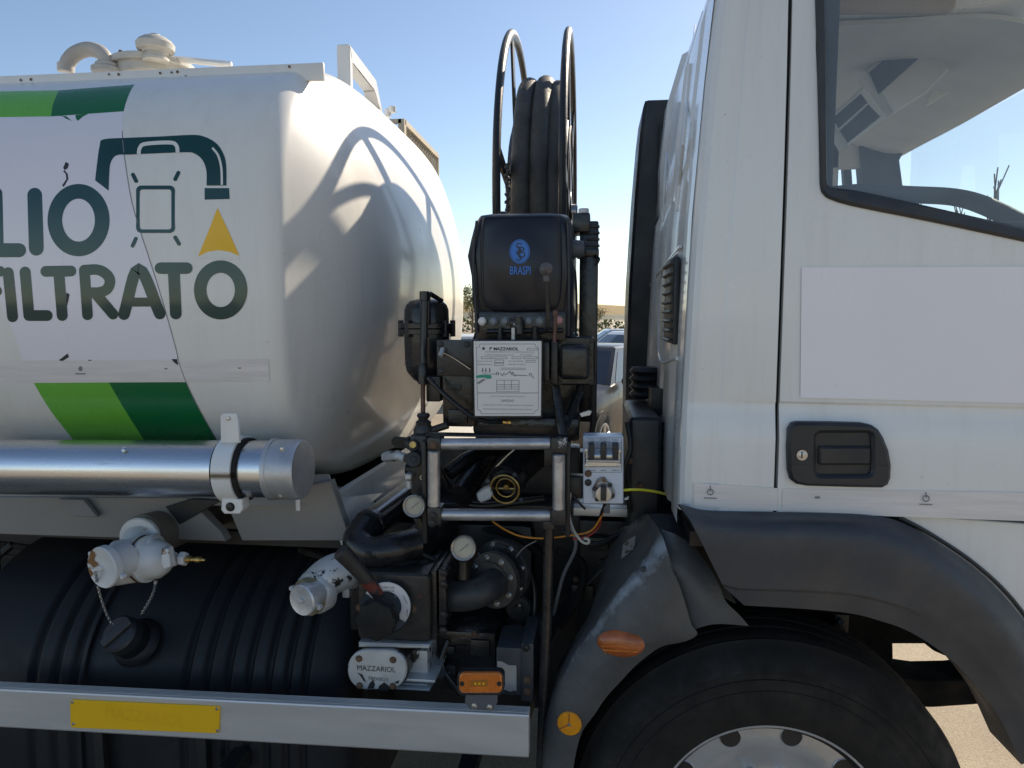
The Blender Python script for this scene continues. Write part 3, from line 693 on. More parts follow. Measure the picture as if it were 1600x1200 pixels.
bm = B(); loft(bm, rings, cap=True, closed=False)
dt = obj('diesel_tank', bm, M['dtank'], T, 'large ribbed black plastic diesel tank', ang=1.2)
bm = B(); ca = Vector((-.10, -.75, .65)).normalized(); c = P(203, 998, 1.535)
lathe(bm, c-ca*.03, ca, [(0, px(44, 1.5)), (.012, px(40, 1.5)), (.018, px(33, 1.5)), (.05, px(32, 1.5))], 32); obj('filler_neck', bm, M['dtank'], dt)
bm = B(); c = c+ca*.012; s = px(1, 1.5)
lathe(bm, c, ca, [(0, 30*s), (4*s, 33*s), (22*s, 32*s), (26*s, 28*s), (27*s, 0)], 40)
fc = obj('filler_cap', bm, M['plastic'], dt, 'round bluish black fuel filler cap')
bm = B(); a_, x_, y_ = basis(ca, (1, 0, 0)); rot = Matrix((x_, y_, a_)).transposed()
box(bm, c+Vector((-29*s, -8*s, 20*s)), c+Vector((29*s, 8*s, 33*s)), 3.5*s, 3)
bmesh.ops.rotate(bm, cent=c, matrix=Matrix.Rotation(math.radians(50), 3, 'Z'), verts=bm.verts[:])
bmesh.ops.rotate(bm, cent=c, matrix=rot, verts=bm.verts[:]); obj('cap_grip', bm, M['plastic'], dt)
bm = B(); cyl(bm, c+ca*26*s-x_*14*s+y_*(-12*s), ca, 3*s, 8*s); obj('cap_lock', bm, M['grey_plastic'], dt)
for u in (92, 268): bm = B(); box(bm, (P(u, 1, 1.49).x-.012, 1.478, .24), (P(u, 1, 1.49).x+.012, 1.50, .62), .003); obj('tank_strap', bm, M['black_metal'], dt)
# floor under gear
# ---- side guard rail
Yr = 1.39
A0, A1 = P(-70, 1074, Yr), P(826, 1118, Yr); B0, B1 = P(-70, 1133, Yr), P(826, 1185, Yr)
def railsec(t, bz):
    x = A0.x+(A1.x-A0.x)*t; zt_ = A0.z+(A1.z-A0.z)*t; zb_ = B0.z+(B1.z-B0.z)*t
    prof = [(0, zb_+.004), (.003, zb_), (.034, zb_), (.034, zt_+.000)]
    n_ = 5
    for k in range(n_):
        y = .031-k*.0052; prof += [(y, zt_+.0015), (y-.0018, zt_+.0015), (y-.0022, zt_-.0005), (y-.0042, zt_-.0005)]
    prof += [(.005, zt_+.001), (.0015, zt_), (0, zt_-.003)]
    return [Vector((x, Yr+y, z)) for y, z in prof]
bm = B(); loft(bm, [railsec(t, 0) for t in (0, .33, .66, 1)]); gr = obj('side_guard_rail', bm, M['alu_rail'], T, 'long anodised aluminium side guard rail', ang=.4)
bm = B(); yq = [(109, 1093.5), (343, 1103.5), (343, 1146), (109, 1137.5)]
plate(bm, [(112, 1093.5), (341, 1104), (343, 1107), (342, 1144), (339, 1146), (114, 1137.5), (110, 1135), (109, 1096)], Yr-.004, .004, .0008); ym = obj('yellow_reflector', bm, M['yellow'], gr, 'yellow reflector plate with four rivets')
text('reflector_print', 'MAZZARIOL', 226, 1120, 22, Yr-.0044, M['yellow2'], gr, 150, rot=-.045)
for (u, v) in ((113, 1097), (339, 1107.5), (115, 1131), (340, 1141.5)):
    bm = B(); lathe(bm, P(u, v, Yr-.004), (0, -1, 0), [(0, px(3, Yr)), (px(1.5, Yr), px(2.3, Yr)), (px(1.7, Yr), 0)], 12); obj('rivet', bm, M['steel'], gr)
for u in (300, 700): bm = B(); box(bm, (P(u, 1, 1.45).x, 1.425, .45), (P(u, 1, 1.45).x+.04, 1.9, .49), .003); obj('rail_bracket', bm, M['black_metal'], T)
# marker lamp on the rail
quad('lamp_bracket', [(728, 1080), (777, 1084), (777, 1098), (771, 1110), (733, 1108), (726, 1098)], Yr-.006, .004, M['grey_plastic'])
for u, v in ((741, 1103), (765, 1105)):
    bm = B(); bolt(bm, P(u, v, Yr-.006), (0, -1, 0), px(4, Yr)); obj('bracket_bolt', bm, M['steel'], T)
bm = B(); plate(bm, rr(714, 1050, 787, 1087, 9), 1.355, .02, .002); ml = obj('marker_lamp', bm, M['black_metal'], T, 'rectangular orange side marker lamp')
bm = B(); plate(bm, rr(717, 1052.5, 784, 1084, 8), 1.347, .009, .003); obj('lens', bm, M['amber'], ml)
bm = B(); plate(bm, rr(736, 1063, 762, 1073, 1), 1.3455, .003, .0005); obj('led_window', bm, M['led'], ml)
for u in (740+3, 749, 755.5):
    bm = B(); cyl(bm, P(u, 1068, 1.3455), (0, -1, 0), .001, px(2, 1.35), 10); obj('led', bm, M['yellow'], ml)
for u in (722, 780):
    bm = B(); cyl(bm, P(u, 1068, 1.3475), (0, -1, 0), .002, px(4, 1.35), 14); obj('lens_screw', bm, M['black_metal'], ml)
for u in range(724, 784, 6):
    if 732 < u < 766: continue
    bm = B(); pbox(bm, u, 1055, u+1.2, 1082, 1.3462, .003, .0); obj('lens_rib', bm, M['amber'], ml)

# ---- cab shell
def ycab(v): return 1.42
Yc = 1.42
RX = [(2.32, .30), (2.27, .262), (2.13, .222), (1.95, .205), (1.7, .188), (1.45, .178), (1.2, .172), (1.08, .172)]   # rear wall x against height
def xr(z):
    for (z1, x1), (z0_, x0_) in zip(RX, RX[1:]):
        if z >= z0_: return x0_+(x1-x0_)*(z-z0_)/(z1-z0_)
    return RX[-1][1]
zs = [2.30, 2.22, 2.1, 1.95, 1.8, 1.6, 1.4, 1.25, P(1080, 797, Yc).z]
GAPU = lambda v: 1225.5-8*max(v, 0)/800
xgap = P(1220, 500, Yc).x
bm = B(); rows = []
crease = P(1150, 627, Yc).z
def yside(z, x):     # slight waist and tumblehome of the cab side
    k = .0
    if z > 1.75: k += (z-1.75)**2*.10
    c_ = crease-.01*(x-.4); d = z-c_
    if -.012 < d < 0: k += .004
    elif d <= -.012: k += .004-.012*min(1, (-d-.012)/.06)
    return Yc+k
zz = [2.30, 2.2, 2.1, 1.95, 1.8, 1.65, 1.5, crease+.02, crease+.001, crease-.004, crease-.012, crease-.03, crease-.07, 1.2, 1.15, P(1080, 799, Yc).z]
for z in zz:
    xs_ = xr(z); r = []
    rc = .035
    r.append(Vector((xs_+.002, Yc+.06, z)))
    for a in (0, 22, 45, 67, 90):
        t = math.radians(a); r.append(Vector((xs_+rc-rc*math.cos(t)*1.0, yside(z, xs_)+rc-rc*math.sin(t), z)))
    for t in (.25, .3, .6, 1): 
        x_ = xs_+rc+(xgap-.004-xs_-rc)*t; r.append(Vector((x_, yside(z, x_)+(.003 if t == .25 else 0), z)))
    r.append(Vector((xgap-.0035, Yc+.03, z)))
    rows.append(r)
loft(bm, rows, cap=False, closed=False)
cab = obj('cab_side_panel', bm, M['cab_paint'], T, 'plain white rear corner panel of the cab', ang=.35)
bm = B(); zz0, zz1 = zz[-1], 2.3
sheet(bm, [[Vector((xgap-.02, Yc+.028, z)), Vector((xgap+.02, Yc+.028, z))] for z in (zz1, 1.7, zz0)], 1, 1, .01, world=True); obj('door_gap_seal', bm, M['rubber'], T)
# door skin
wt = [(1220, 300), (1284, 300), (1287, 304), (1291, 308), (1300, 311), (1330, 322), (1450, 346), (1600, 376), (1700, 397), (1760, 410)]
bm = B(); us = [1223]+[q[0] for q in wt[1:]]
cols_ = []
for i, (u, v) in enumerate(wt):
    p = P(u, v, Yc)
    if i == 0: p.x = xgap+.0035
    zt_ = p.z; c_ = crease-.01*(p.x-.4); zb_ = P(1220+(p.x-xgap)*700, 800, Yc).z if False else P(u, 799+.035*(u-1220), Yc).z
    zlist = [zt_, zt_+(c_+.02-zt_)*.33, zt_+(c_+.02-zt_)*.66, c_+.02, c_+.001, c_-.004, c_-.012, c_-.03, c_-.07, zb_+.08, zb_]
    cols_.append([Vector((p.x, yside(z, p.x), z)) for z in zlist])
V = [[bm.verts.new(q) for q in c_] for c_ in cols_]
for i in range(len(V)-1):
    for j in range(len(V[0])-1): bm.faces.new((V[i][j], V[i+1][j], V[i+1][j+1], V[i][j+1]))
top = []
for z in (V[0][0].co.z, 1.85, 2.0, 2.15, 2.30):
    xl = xgap+.0035; xr_ = P(1284, 290, Yc).x+(P(1279, 0, Yc).x-P(1284, 290, Yc).x)*min(1, max(0, (z-V[0][0].co.z)/.25))
    top.append([bm.verts.new((x_, yside(z, x_), z)) for x_ in (xl, xr_)] if z != V[0][0].co.z else [V[0][0], V[1][0]])
for a_, b_ in zip(top, top[1:]): bm.faces.new((a_[0], a_[1], b_[1], b_[0]))
# returned edge along the gap
edge = [c.co.copy() for c in [t[0] for t in top[::-1]]]+[v.co.copy() for v in V[0][1:]]
e1 = [bm.verts.new(q) for q in edge]; e2 = [bm.verts.new(q+Vector((0.001, .03, 0))) for q in edge]
for k in range(len(edge)-1): bm.faces.new((e1[k], e1[k+1], e2[k+1], e2[k]))
door = obj('cab_door', bm, M['cab_paint'], T, 'white cab door with black handle and lilac square of film', ang=.35)
# film patch, strips
def patchf(name, pts, off, m, par, label=None, n=6):
    bm = B(); a_ = [P(u, v, Yc) for u, v in pts]
    g = []
    for i in range(n+1):
        l_, r_ = a_[0].lerp(a_[3], i/n), a_[1].lerp(a_[2], i/n); row = []
        for j in range(n+1):
            q = l_.lerp(r_, j/n); row.append(bm.verts.new((q.x, yside(q.z, q.x)-off, q.z)))
        g.append(row)
    for i in range(n):
        for j in range(n): bm.faces.new((g[i][j], g[i][j+1], g[i+1][j+1], g[i+1][j]))
    return obj(name, bm, m, par, label)
patchf('door_film', [(1252, 418), (1760, 416), (1760, 634), (1250, 621)], .0026, M['patch'], door, 'lilac white square of film on the door')
patchf('reflective_strip', [(1220.5, 762), (1760, 770), (1760, 818), (1219.5, 796)], .0018, M['strip'], door)
patchf('reflective_strip', [(1083, 753), (1213, 761), (1212.5, 796), (1083, 788)], .0018, M['strip'], cab)
for u, v, pr in ((1110, 768, cab), (1447, 778, door)):
    bm = B(); Yk = Yc-.0125; ringt(bm, P(u, v+1, Yk), (0, 1, 0), px(4.5, Yk), px(.7, Yk), 16, 4); cyl2(bm, P(u, v-9, Yk), P(u, v, Yk), px(.7, Yk), 4); obj('strip_mark', bm, M['greyink'], pr)
    text('strip_text', 'EN 12899', u, v+11, 3.2, Yk, M['greyink'], pr, 20) if False else None
    bm = B(); pbox(bm, u-10, v+9.5, u+10, v+11.5, Yk, .0006, 0); obj('strip_mark', bm, M['greyink'], pr)
bm = B(); pbox(bm, 1274, 776, 1281, 779, Yc-.0125, .001, 0); obj('strip_mark', bm, M['greyink'], door)
# door handle
hp = rr(1232, 661, 1392, 762, 16)
hp = [(1240, 662), (1248, 660), (1300, 660.5), (1350, 662), (1364, 665), (1374, 672), (1382, 685), (1390, 705), (1394, 728), (1393, 748), (1389, 758), (1380, 763), (1330, 762), (1262, 760), (1245, 757), (1236, 750), (1232, 735), (1231, 700), (1233, 672)]
hole = rr(1276, 677, 1363, 743, 8)
bm = B(); plate(bm, hp, Yc-.024, .03, .006, [hole], back=False); hd = obj('handle_surround', bm, M['plastic'], door, 'black plastic door handle surround', ang=.5)
bm = B(); plate(bm, rr(1270, 671, 1369, 749, 8), Yc-.0135, .004, .001); obj('handle_recess', bm, M['plastic'], door)
bm = B(); plate(bm, rr(1280, 698, 1362, 727, 4), Yc-.022, .016, .004); obj('door_handle', bm, M['plastic'], door)
bm = B(); s = px(1, 1.4); lathe(bm, P(1253, 711, Yc-.0245), (0, -1, 0), [(0, 8*s), (.002, 8*s), (.002, 6*s), (.003, 5.8*s), (.0035, 5*s), (.0035, 0)], 24); obj('door_lock', bm, M['brass'] if 0 else M['steel'], door)
bm = B(); pbox(bm, 1252, 706.5, 1254, 715.5, Yc-.0282, .001, 0); obj('keyhole', bm, M['ink'], door)
bm = B(); pbox(bm, 1236, 725.5, 1275, 726.5, Yc-.0247, .001, 0); pbox(bm, 1365, 727, 1390, 728, Yc-.0247, .001, 0); obj('surround_seam', bm, M['ink'], door)
# window seal (ribbon with a raised section) and glass
inn_ = [(1291, -60), (1291.5, 100), (1292, 250), (1293, 284), (1297, 291), (1305, 294), (1345, 299), (1450, 322), (1600, 356), (1760, 391)]
out_ = [(1276, -60), (1277.5, 100), (1280, 250), (1281, 290), (1286, 304), (1300, 313), (1340, 324), (1450, 346), (1600, 378), (1760, 411)]
bm = B(); R = []
for (a_, b_) in zip(cat([(p[0], p[1], 0) for p in out_], 5), cat([(p[0], p[1], 0) for p in inn_], 5)):
    A_, B_ = P(a_.x, a_.y, Yc), P(b_.x, b_.y, Yc); k = yside(A_.z, A_.x)-Yc
    R.append([A_+Vector((0, .012+k, 0)), A_+Vector((0, -.004+k, 0)), A_.lerp(B_, .2)+Vector((0, -.008+k, 0)), A_.lerp(B_, .8)+Vector((0, -.006+k, 0)), B_+Vector((0, .0+k, 0)), B_+Vector((0, .02+k, 0))])
loft(bm, R, cap=False, closed=False); obj('window_seal', bm, M['rubberseal'], door, ang=.7)
bm = B(); g_ = [P(1285, -70, Yc+.012), P(1285, 290, Yc+.012), P(1300, 306, Yc+.012), P(1765, 405, Yc+.012), P(1765, -70, Yc+.012)]
bm.faces.new([bm.verts.new(q) for q in g_]); obj('window_pane', bm, M['glass'], door)
# inner lining around the window and roof
zr_ = 2.3; XF = 1.32; YF = 3.28
bm = B(); box(bm, (.26, 1.46, 1.05), (xgap+.10, 1.49, 2.25), .01); box(bm, (xgap-.02, 1.46, 1.05), (1.30, 1.49, P(1285, 300, 1.46).z-.06), .01); obj('inner_door_panel', bm, M['interior_d'], T)
# rear wall
bm = B(); ys = [1.45, 1.47, 1.50, 1.56, 1.58, 1.62, 1.64, 1.72, 1.82, 1.84, 1.90, 1.92, 2.2, 2.22, 2.3, 2.32, 2.8, 3.25]
rel = [0, 0, .0, 0, .010, .010, 0, 0, 0, .014, .014, 0, 0, -.014, -.014, 0, 0, 0]
zl = [2.30, 2.27, 2.2, 2.13, 2.05, 1.95, 1.82, 1.80, 1.78, 1.7, 1.6, 1.5, 1.4, 1.3, 1.2, 1.08]
rows = []
for z in zl:
    k = 1 if z < 1.79 or z > 1.83 else .3
    up = 1 if z > 1.80 else .6
    rows.append([Vector((xr(z)+r_*k*up+(.03 if z > 2.29 else 0), y, z)) for y, r_ in zip(ys, rel)])
loft(bm, rows, cap=False, closed=False); rw = obj('cab_rear_wall', bm, M['cab_paint'], T, 'white pressed rear wall of the cab', ang=.3)
bm = B(); box(bm, (.30, 1.46, 2.285), (1.30, 3.25, 2.33), .03, 3); obj('cab_roof', bm, M['cab_paint'], T)
bm = B(); box(bm, (.215, 1.50, 1.10), (.24, 3.2, 1.95)); sheet(bm, [[Vector((.235, y, 1.95)) for y in (1.5, 3.2)], [Vector((.32, y, 2.25)) for y in (1.5, 3.2)]], 1, 1, .01, world=True); obj('rear_lining', bm, M['interior'], T)
# rear wall vent grille
bm = B(); xv = .181
def rxz(u, v): return PX(u, v, xv-.004)
g4 = [rxz(1041, 415), rxz(1041, 545), rxz(1056, 540), rxz(1056, 402)]
ya, yb = g4[2].y, g4[0].y; za, zb = g4[2].z, .5*(g4[3].z+g4[0].z)
z_lo, z_hi = PX(1049, 536, xv).z, PX(1049, 408, xv).z
ya, yb = PX(1058, 470, xv).y, PX(1043, 470, xv).y
box(bm, (xv-.008, ya, z_lo), (xv+.004, yb, z_hi), .004); vg = obj('vent_grille', bm, M['plastic'], T, 'black louvred vent in the cab rear wall')
n = 9
for k in range(n):
    z = z_lo+(z_hi-z_lo)*(k+.5)/n; bm = B(); box(bm, (xv-.014, ya+.01, z-.006), (xv-.004, yb-.01, z-.001), 0); 
    bmesh.ops.rotate(bm, cent=(xv-.008, ya, z), matrix=Matrix.Rotation(.5, 3, 'Y'), verts=bm.verts[:]); obj('louvre', bm, M['plastic'], vg)
# embossed lines on the rear wall
def RW(u, v, off=.003):
    d = ray(u, v); a, b = 1.42, 3.24
    for _ in range(30):
        m = (a+b)/2; q = C0+d*(m/d.y)
        if q.x > xr(q.z)-off: b = m
        else: a = m
    return C0+d*(a/d.y)
for pts in ([(1063, 385), (1020, 440), (1008, 470), (1005, 545)], [(1058, 560), (1030, 556), (1033, 430), (1060, 395)], [(1041, 180), (1030, 240), (1022, 300)], [(1086, 40), (1074, 160), (1060, 300)], [(1079, 100), (1066, 240), (1058, 330)], [(1052, 150), (1042, 240), (1036, 345)]):
    bm = B(); tube(bm, cat([RW(u, v, .001) for u, v in pts], 5), .004, 6); obj('pressed_rib', bm, M['cab_paint'], rw)
bm = B(); w_ = [RW(u, v, .004) for u, v in ((1008, 330), (1013, 250), (1026, 190), (1034, 172), (1031, 330), (1022, 372))]
bm.faces.new([bm.verts.new(q) for q in w_]); obj('rear_window', bm, M['darkglass'], rw)
# far side wall with opening, pillars, windscreen header, shelf
bm = B()
def fw(u0, v0, u1, v1, Y=YF, d=.04): a_, b_ = P(u0, v0, Y), P(u1, v1, Y); box(bm, (a_.x, Y, b_.z), (b_.x, Y+d, a_.z), .003)
fw(1000, 420, 1304, 700); fw(1284, 180, 1304, 420); fw(1304, 180, 1346, 262); fw(1304, 330, 1420, 700)
obj('far_side_wall', bm, M['interior'], T)
bm = B(); plate(bm, [(1342, 200), (1440, 200), (1413, 236), (1406, 250), (1412, 296), (1418, 340), (1352, 340), (1349, 275)], YF-.02, .08, .006); obj('far_pillar', bm, M['interior_d'], T)
bm = B(); plate(bm, [(1317, 255), (1330, 255), (1335, 330), (1322, 330)], YF+.05, .03, .002); obj('far_mirror_arm', bm, M['interior_d'], T)
# overhead shelf + header
xs1, zs1 = PX(1410, 238, XF).x, PX(1410, 238, XF).z
H = [PX(u, v, XF) for u, v in ((1408, 240), (1440, 222), (1500, 190), (1600, 132), (1750, 46))]
bm = B(); rows = []
rows.append([h+Vector((0, 0, 0)) for h in H]); rows.append([h+Vector((-.10, 0, -.005)) for h in H]); rows.append([h+Vector((-.30, 0, .06)) for h in H])
rows.append([h+Vector((-.55, 0, .16)) for h in H]); rows.append([h+Vector((-1.0, 0, .18)) for h in H])
rows = [[Vector((q.x, q.y, min(q.z, 2.28))) for q in r] for r in rows]
sheet(bm, rows, 3, 4, .012, world=True); obj('overhead_shelf', bm, M['interior'], T, 'pale overhead lining seen through the window', ang=1)
def ish(name, pts, Y, m, d=.01, b=.003, label=None): 
    bm = B(); plate(bm, pts, Y, d, b); return obj(name, bm, m, T, label)
ish('overhead_console', [(1298, 180), (1350, 134), (1386, 182), (1325, 228)], 2.30, M['interior'], .08, .006)
ish('console_slot', [(1302, 184), (1346, 146), (1356, 160), (1312, 199)], 2.295, M['interior_d'])
ish('console_slot', [(1314, 203), (1358, 163), (1376, 182), (1326, 222)], 2.294, M['interior_d'])
ish('overhead_console', [(1354, 110), (1430, 42), (1485, 108), (1448, 145), (1395, 178)], 2.35, M['interior'], .08, .006)
ish('console_pocket', [(1360, 112), (1432, 50), (1444, 84), (1374, 146)], 2.34, M['interior_d'])
ish('courtesy_light', [(1456, 140), (1488, 141), (1445, 168)], 2.5, M['cab_paint'])
ish('sun_visor', rr(1303, -60, 1496, 18, 16), 1.9, M['tan'], .02, .006, 'tan sun visor')
# windscreen pane and dash rim
bm = B(); tube(bm, cat([P(1300, 305, 2.0), P(1350, 301, 2.05), P(1420, 304, 2.1), P(1490, 308, 2.1), P(1540, 322, 2.0), P(1600, 352, 1.9), P(1680, 395, 1.8)], 6), px(13, 2.0), 16, sq=(1, 1)); obj('dash_rim', bm, M['interior_d'], T, 'dark curved dashboard rim inside the cab')
bm = B(); box(bm, (.9, 1.6, 1.05), (XF, 3.2, P(1500, 352, 1.9).z-.12), .05); obj('dashboard', bm, M['interior_d'], T)
bm = B(); w4 = [Vector((XF+.01, 1.5, 1.5)), Vector((XF+.01, 3.25, 1.5)), Vector((XF, 3.25, 2.2)), Vector((XF, 1.5, 2.2))]; bm.faces.new([bm.verts.new(q) for q in w4]); obj('windscreen', bm, M['windscreen'], T)
bm = B(); box(bm, (XF, 1.45, 1.05), (XF+.05, 3.28, 1.52), .02); obj('cab_front', bm, M['cab_paint'], T)
bm = B(); box(bm, (.2, 1.46, 1.03), (XF, 3.25, 1.06)); obj('cab_floor', bm, M['black_metal'], T)
# ---------------------------------------------------------------- pump gear between tank and cab
def bolt_at(u, v, Y, r, par, m='steel', ax=(0, -1, 0)):
    bm = B(); bolt(bm, P(u, v, Y), ax, px(r, Y)); return obj('bolt', bm, M[m], par or T)
def part(name, bm, m, par=None, label=None, ang=.62): return obj(name, bm, M[m] if isinstance(m, str) else m, par or T, label, ang)

# ---- hose reel: two rimmed flanges on a drum, standing square to the truck's length
RC_Y, RC_Z, RR = 2.7, 1.887, .602
xl, xr2 = -.289, -.097
def reel_flange(x):
    bm = B(); ringt(bm, (x, RC_Y, RC_Z), (1, 0, 0), RR, .0125, 96, 12, flat=1.5); f = part('reel_flange', bm, 'black_metal', None, 'tall thin steel hoop of the hose reel')
    for k in range(6):
        t = math.radians(110+60*k); d = Vector((0, math.cos(t), math.sin(t)))
        c = Vector((x, RC_Y, RC_Z)); p, q = c+d*.06, c+d*RR; n_ = Vector((1, 0, 0)); w = Vector((0, -d.z, d.y))
        bm = B(); a_, b_ = .004, .026
        loft(bm, [[p+n_*a_*sx+w*b_*sy for sx, sy in ((-1, -1), (1, -1), (1, 1), (-1, 1))], [q+n_*a_*sx+w*b_*sy for sx, sy in ((-1, -1), (1, -1), (1, 1), (-1, 1))]]); part('reel_spoke', bm, 'black_metal', f)
    bm = B(); ringt(bm, (x, RC_Y, RC_Z), (1, 0, 0), .30, .008, 64, 8); part('inner_hoop', bm, 'black_metal', f)
    bm = B(); cyl(bm, (x-.008, RC_Y, RC_Z), (1, 0, 0), .016, .075, 30); part('hub_plate', bm, 'black_metal', f)
reel_flange(xl); reel_flange(xr2)
bm = B(); cyl(bm, (xl, RC_Y, RC_Z), (1, 0, 0), xr2-xl, .35, 56); part('reel_drum', bm, 'black_metal', None, 'drum of the hose reel')
bm = B(); cyl(bm, (xr2, RC_Y, RC_Z), (1, 0, 0), .03, .03, 20); part('reel_axle', bm, 'steel')
# the hose: three turns over three turns, finely ribbed, then away down to the nozzle
pts = []; hr = .031; NT = 340
cx_ = [xl+.054, xl+.111, xl+.155]; rad = [.436, .441, .424]
def turn(x0_, x1_, r0_, r1_, n_, rev=False):
    for k in range(n_):
        t = k/n_; s_ = min(1, max(0, (t-.80)/.20)); s_ = s_*s_*(3-2*s_)
        a = 2*math.pi*t-math.pi*.30
        pts.append(Vector((x0_+(x1_-x0_)*s_, RC_Y+math.cos(a)*(r0_+(r1_-r0_)*s_), RC_Z+math.sin(a)*(r0_+(r1_-r0_)*s_))))
turn(xl+.050, xl+.103, .375, .375, NT); turn(xl+.103, xl+.150, .375, .375, NT); turn(xl+.150, cx_[2], .375, rad[2], NT)
turn(cx_[2], cx_[1], rad[2], rad[1], NT); turn(cx_[1], cx_[0], rad[1], rad[0], NT); turn(cx_[0], cx_[0]-.0, rad[0], rad[0], int(NT*.62))
bm = B(); tube(bm, pts, lambda i: hr*(1+(.022 if i % 2 else -.022)), 14)
ho = obj('fuel_hose', bm, M['hose'], None, ang=1.0); tag(ho, 'dusty grey ribbed rubber hose wound in three fat loops on the reel', 'hose')
bm = B()
# ---- dark posts carrying the reel
for (u0, v0, u1, v1, Y, d) in ((779, 330, 790, 560, 2.0, .03),):
    pbox(bm, u0, v0, u1, v1, Y, d)
part('reel_post', bm, 'black_metal')
bm = B(); box(bm, (-.25, 2.62, 1.0), (-.20, 2.72, RC_Z-.1), .004); part('reel_post', bm, 'black_metal')
bm = B(); box(bm, (-.13, 2.62, 1.0), (-.08, 2.72, RC_Z-.1), .004); part('reel_post', bm, 'black_metal')
# rope of chain beside the post
bm = B(); tube(bm, [P(793+math.sin(i*.9)*1.2, 255+i*1.5, 1.93) for i in range(60)], lambda i: px(3.2, 1.93)*(1.25 if i % 4 < 2 else .7), 6); part('drive_chain', bm, 'hose', None, 'dusty drive chain of the hose reel')

# ---- meter head under its vinyl cover (a cover one could pull off)
rings = []
cov = [(334, 752, 879, 1.62), (335.5, 748, 884, 1.595), (340, 744, 888, 1.583), (350, 738, 892, 1.578), (372, 733, 894, 1.574), (398, 731, 895, 1.573), (430, 734, 895, 1.572), (470, 738, 894, 1.578), (500, 739, 893, 1.59), (520, 737, 893, 1.60), (534, 735, 892, 1.60)]
for v, u0, u1, Y in cov:
    a_, b_ = P(u0, v, Y), P(u1, v, Y); z = P(810, v, Y).z; x0_, x1_ = a_.x, b_.x; y0_, y1_ = Y, 1.93
    if v == 334: x0_ += .012; x1_ -= .012; y1_ -= .01; y0_ += .0
    r_ = .022; ring = []
    for cx, cy, a0 in ((x0_+r_, y0_+r_, 180), (x1_-r_, y0_+r_, 270), (x1_-r_, y1_-r_, 0), (x0_+r_, y1_-r_, 90)):
        for k in range(6):
            t = math.radians(a0+90*k/5); w = .0025*math.sin(z*60+a0)+.0018*math.sin(z*23+a0*2+k)
            ring.append(Vector((cx+(r_+w)*math.cos(t), cy+(r_+w)*math.sin(t), z)))
    rings.append(ring)
bm = B(); loft(bm, rings)
vc = thing('vinyl_cover', P(812, 534, 1.7), 'black vinyl cover with blue round emblem and lettering over the meter head', 'cover')
obj('cover_body', bm, M['vinyl'], vc, ang=1.1)
fl = [(754, 340), (760, 337.5), (800, 336.5), (860, 335.5), (870, 336), (875, 341), (877, 370), (878, 430), (875, 470), (868, 482), (850, 485), (800, 487), (768, 485), (757, 478), (752, 460), (750, 400), (751, 360)]
bm = B(); plate(bm, fl, 1.564, .014, .004); front = obj('front_flap', bm, M['vinyl'], vc, ang=.8)
bm = B(); 
q = [P(u, v, 1.5636) for u, v in inset(fl, 3.5)]; tube(bm, q, px(.5, 1.56), 5, closed=True); obj('stitching', bm, M['black_metal'], vc)
bm = B(); tube(bm, cat([P(u, v, 1.57) for u, v in ((745, 345), (741, 380), (740, 430), (743, 480), (744, 520))], 5), px(2.2, 1.57), 8); obj('piping', bm, M['vinyl'], vc)
bm = B(); tube(bm, cat([P(u, v, 1.572) for u, v in ((887, 342), (888, 380), (889, 430), (889, 480), (888, 525))], 5), px(2.2, 1.57), 8); obj('piping', bm, M['vinyl'], vc)
bm = B(); plate(bm, ell(812, 393, 15.8, 19, 40), 1.5625, .001, .0002); lg = obj('emblem', bm, M['blueink'], vc)
bm = B(); plate(bm, ell(812, 393, 14.4, 17.6, 40), 1.5622, .0006, .0001, [ell(812, 393, 13.8, 17, 40)]); obj('emblem_ring', bm, M['vinyl'], lg)
text('emblem_letter', 'B', 815.5, 394, 17, 1.5621, M['vinyl'], lg, 11, offx=-.01); text('emblem_letter', 'S', 811, 388, 17, 1.5618, M['vinyl'], lg, 10, offx=-.01)
text('emblem_letter', 'S', 811, 399, 16, 1.5616, M['vinyl'], lg, 9, offx=-.01)
text('cover_lettering', 'BRASPI', 813, 422.5, 13, 1.5605, M['blueink'], vc, 32, offx=.012)

# ---- panel with the row of round lamps, counter block
bm = B(); pbox(bm, 746, 486, 884, 532, 1.575, .30, .006); pn = part('meter_panel', bm, 'black_paint', None, 'black meter panel with a row of round lamps')
for u, mm in ((754, 'plate'), (772, 'steel'), (790, 'steel'), (826, 'steel'), (844, 'steel'), (873, 'pink')):
    v = 502 if u < 860 else 500
    bm = B(); s = px(1, 1.56); lathe(bm, P(u, v, 1.576), (0, -1, 0), [(0, 6.6*s), (.008, 6.6*s), (.008, 5.6*s), (.012, 5.4*s), (.014, 4*s), (.0145, 0)], 22); part('lamp_cap', bm, mm if mm != 'steel' else M['lampgrey'] if 'lampgrey' in M else M.setdefault('lampgrey', mat('grey_lamp_cap', (.17, .20, .23), .3, var=.1)), pn)
bm = B(); cyl2(bm, P(797, 505, 1.55), P(816, 503, 1.55), px(8, 1.55), 14); cyl2(bm, P(810, 495, 1.54), P(812, 522, 1.54), px(6, 1.54), 12); bolt(bm, P(803, 503, 1.55), (-.5, -1, 0), px(7, 1.55)); part('tee_fitting', bm, M['black_worn'], None, 'worn tee fitting in front of the lamps')
bm = B(); cyl2(bm, P(802, 512, 1.535), P(802, 533, 1.535), px(3.2, 1.53), 10); part('brass_pin', bm, 'cast')
bm = B(); cyl2(bm, P(760, 518, 1.57), P(880, 516, 1.57), px(4, 1.57), 12); cyl2(bm, P(782, 534, 1.56), P(782, 512, 1.56), px(4, 1.56), 10); cyl2(bm, P(836, 534, 1.56), P(836, 510, 1.56), px(5, 1.56), 10); part('linkage_rod', bm, 'black_metal')
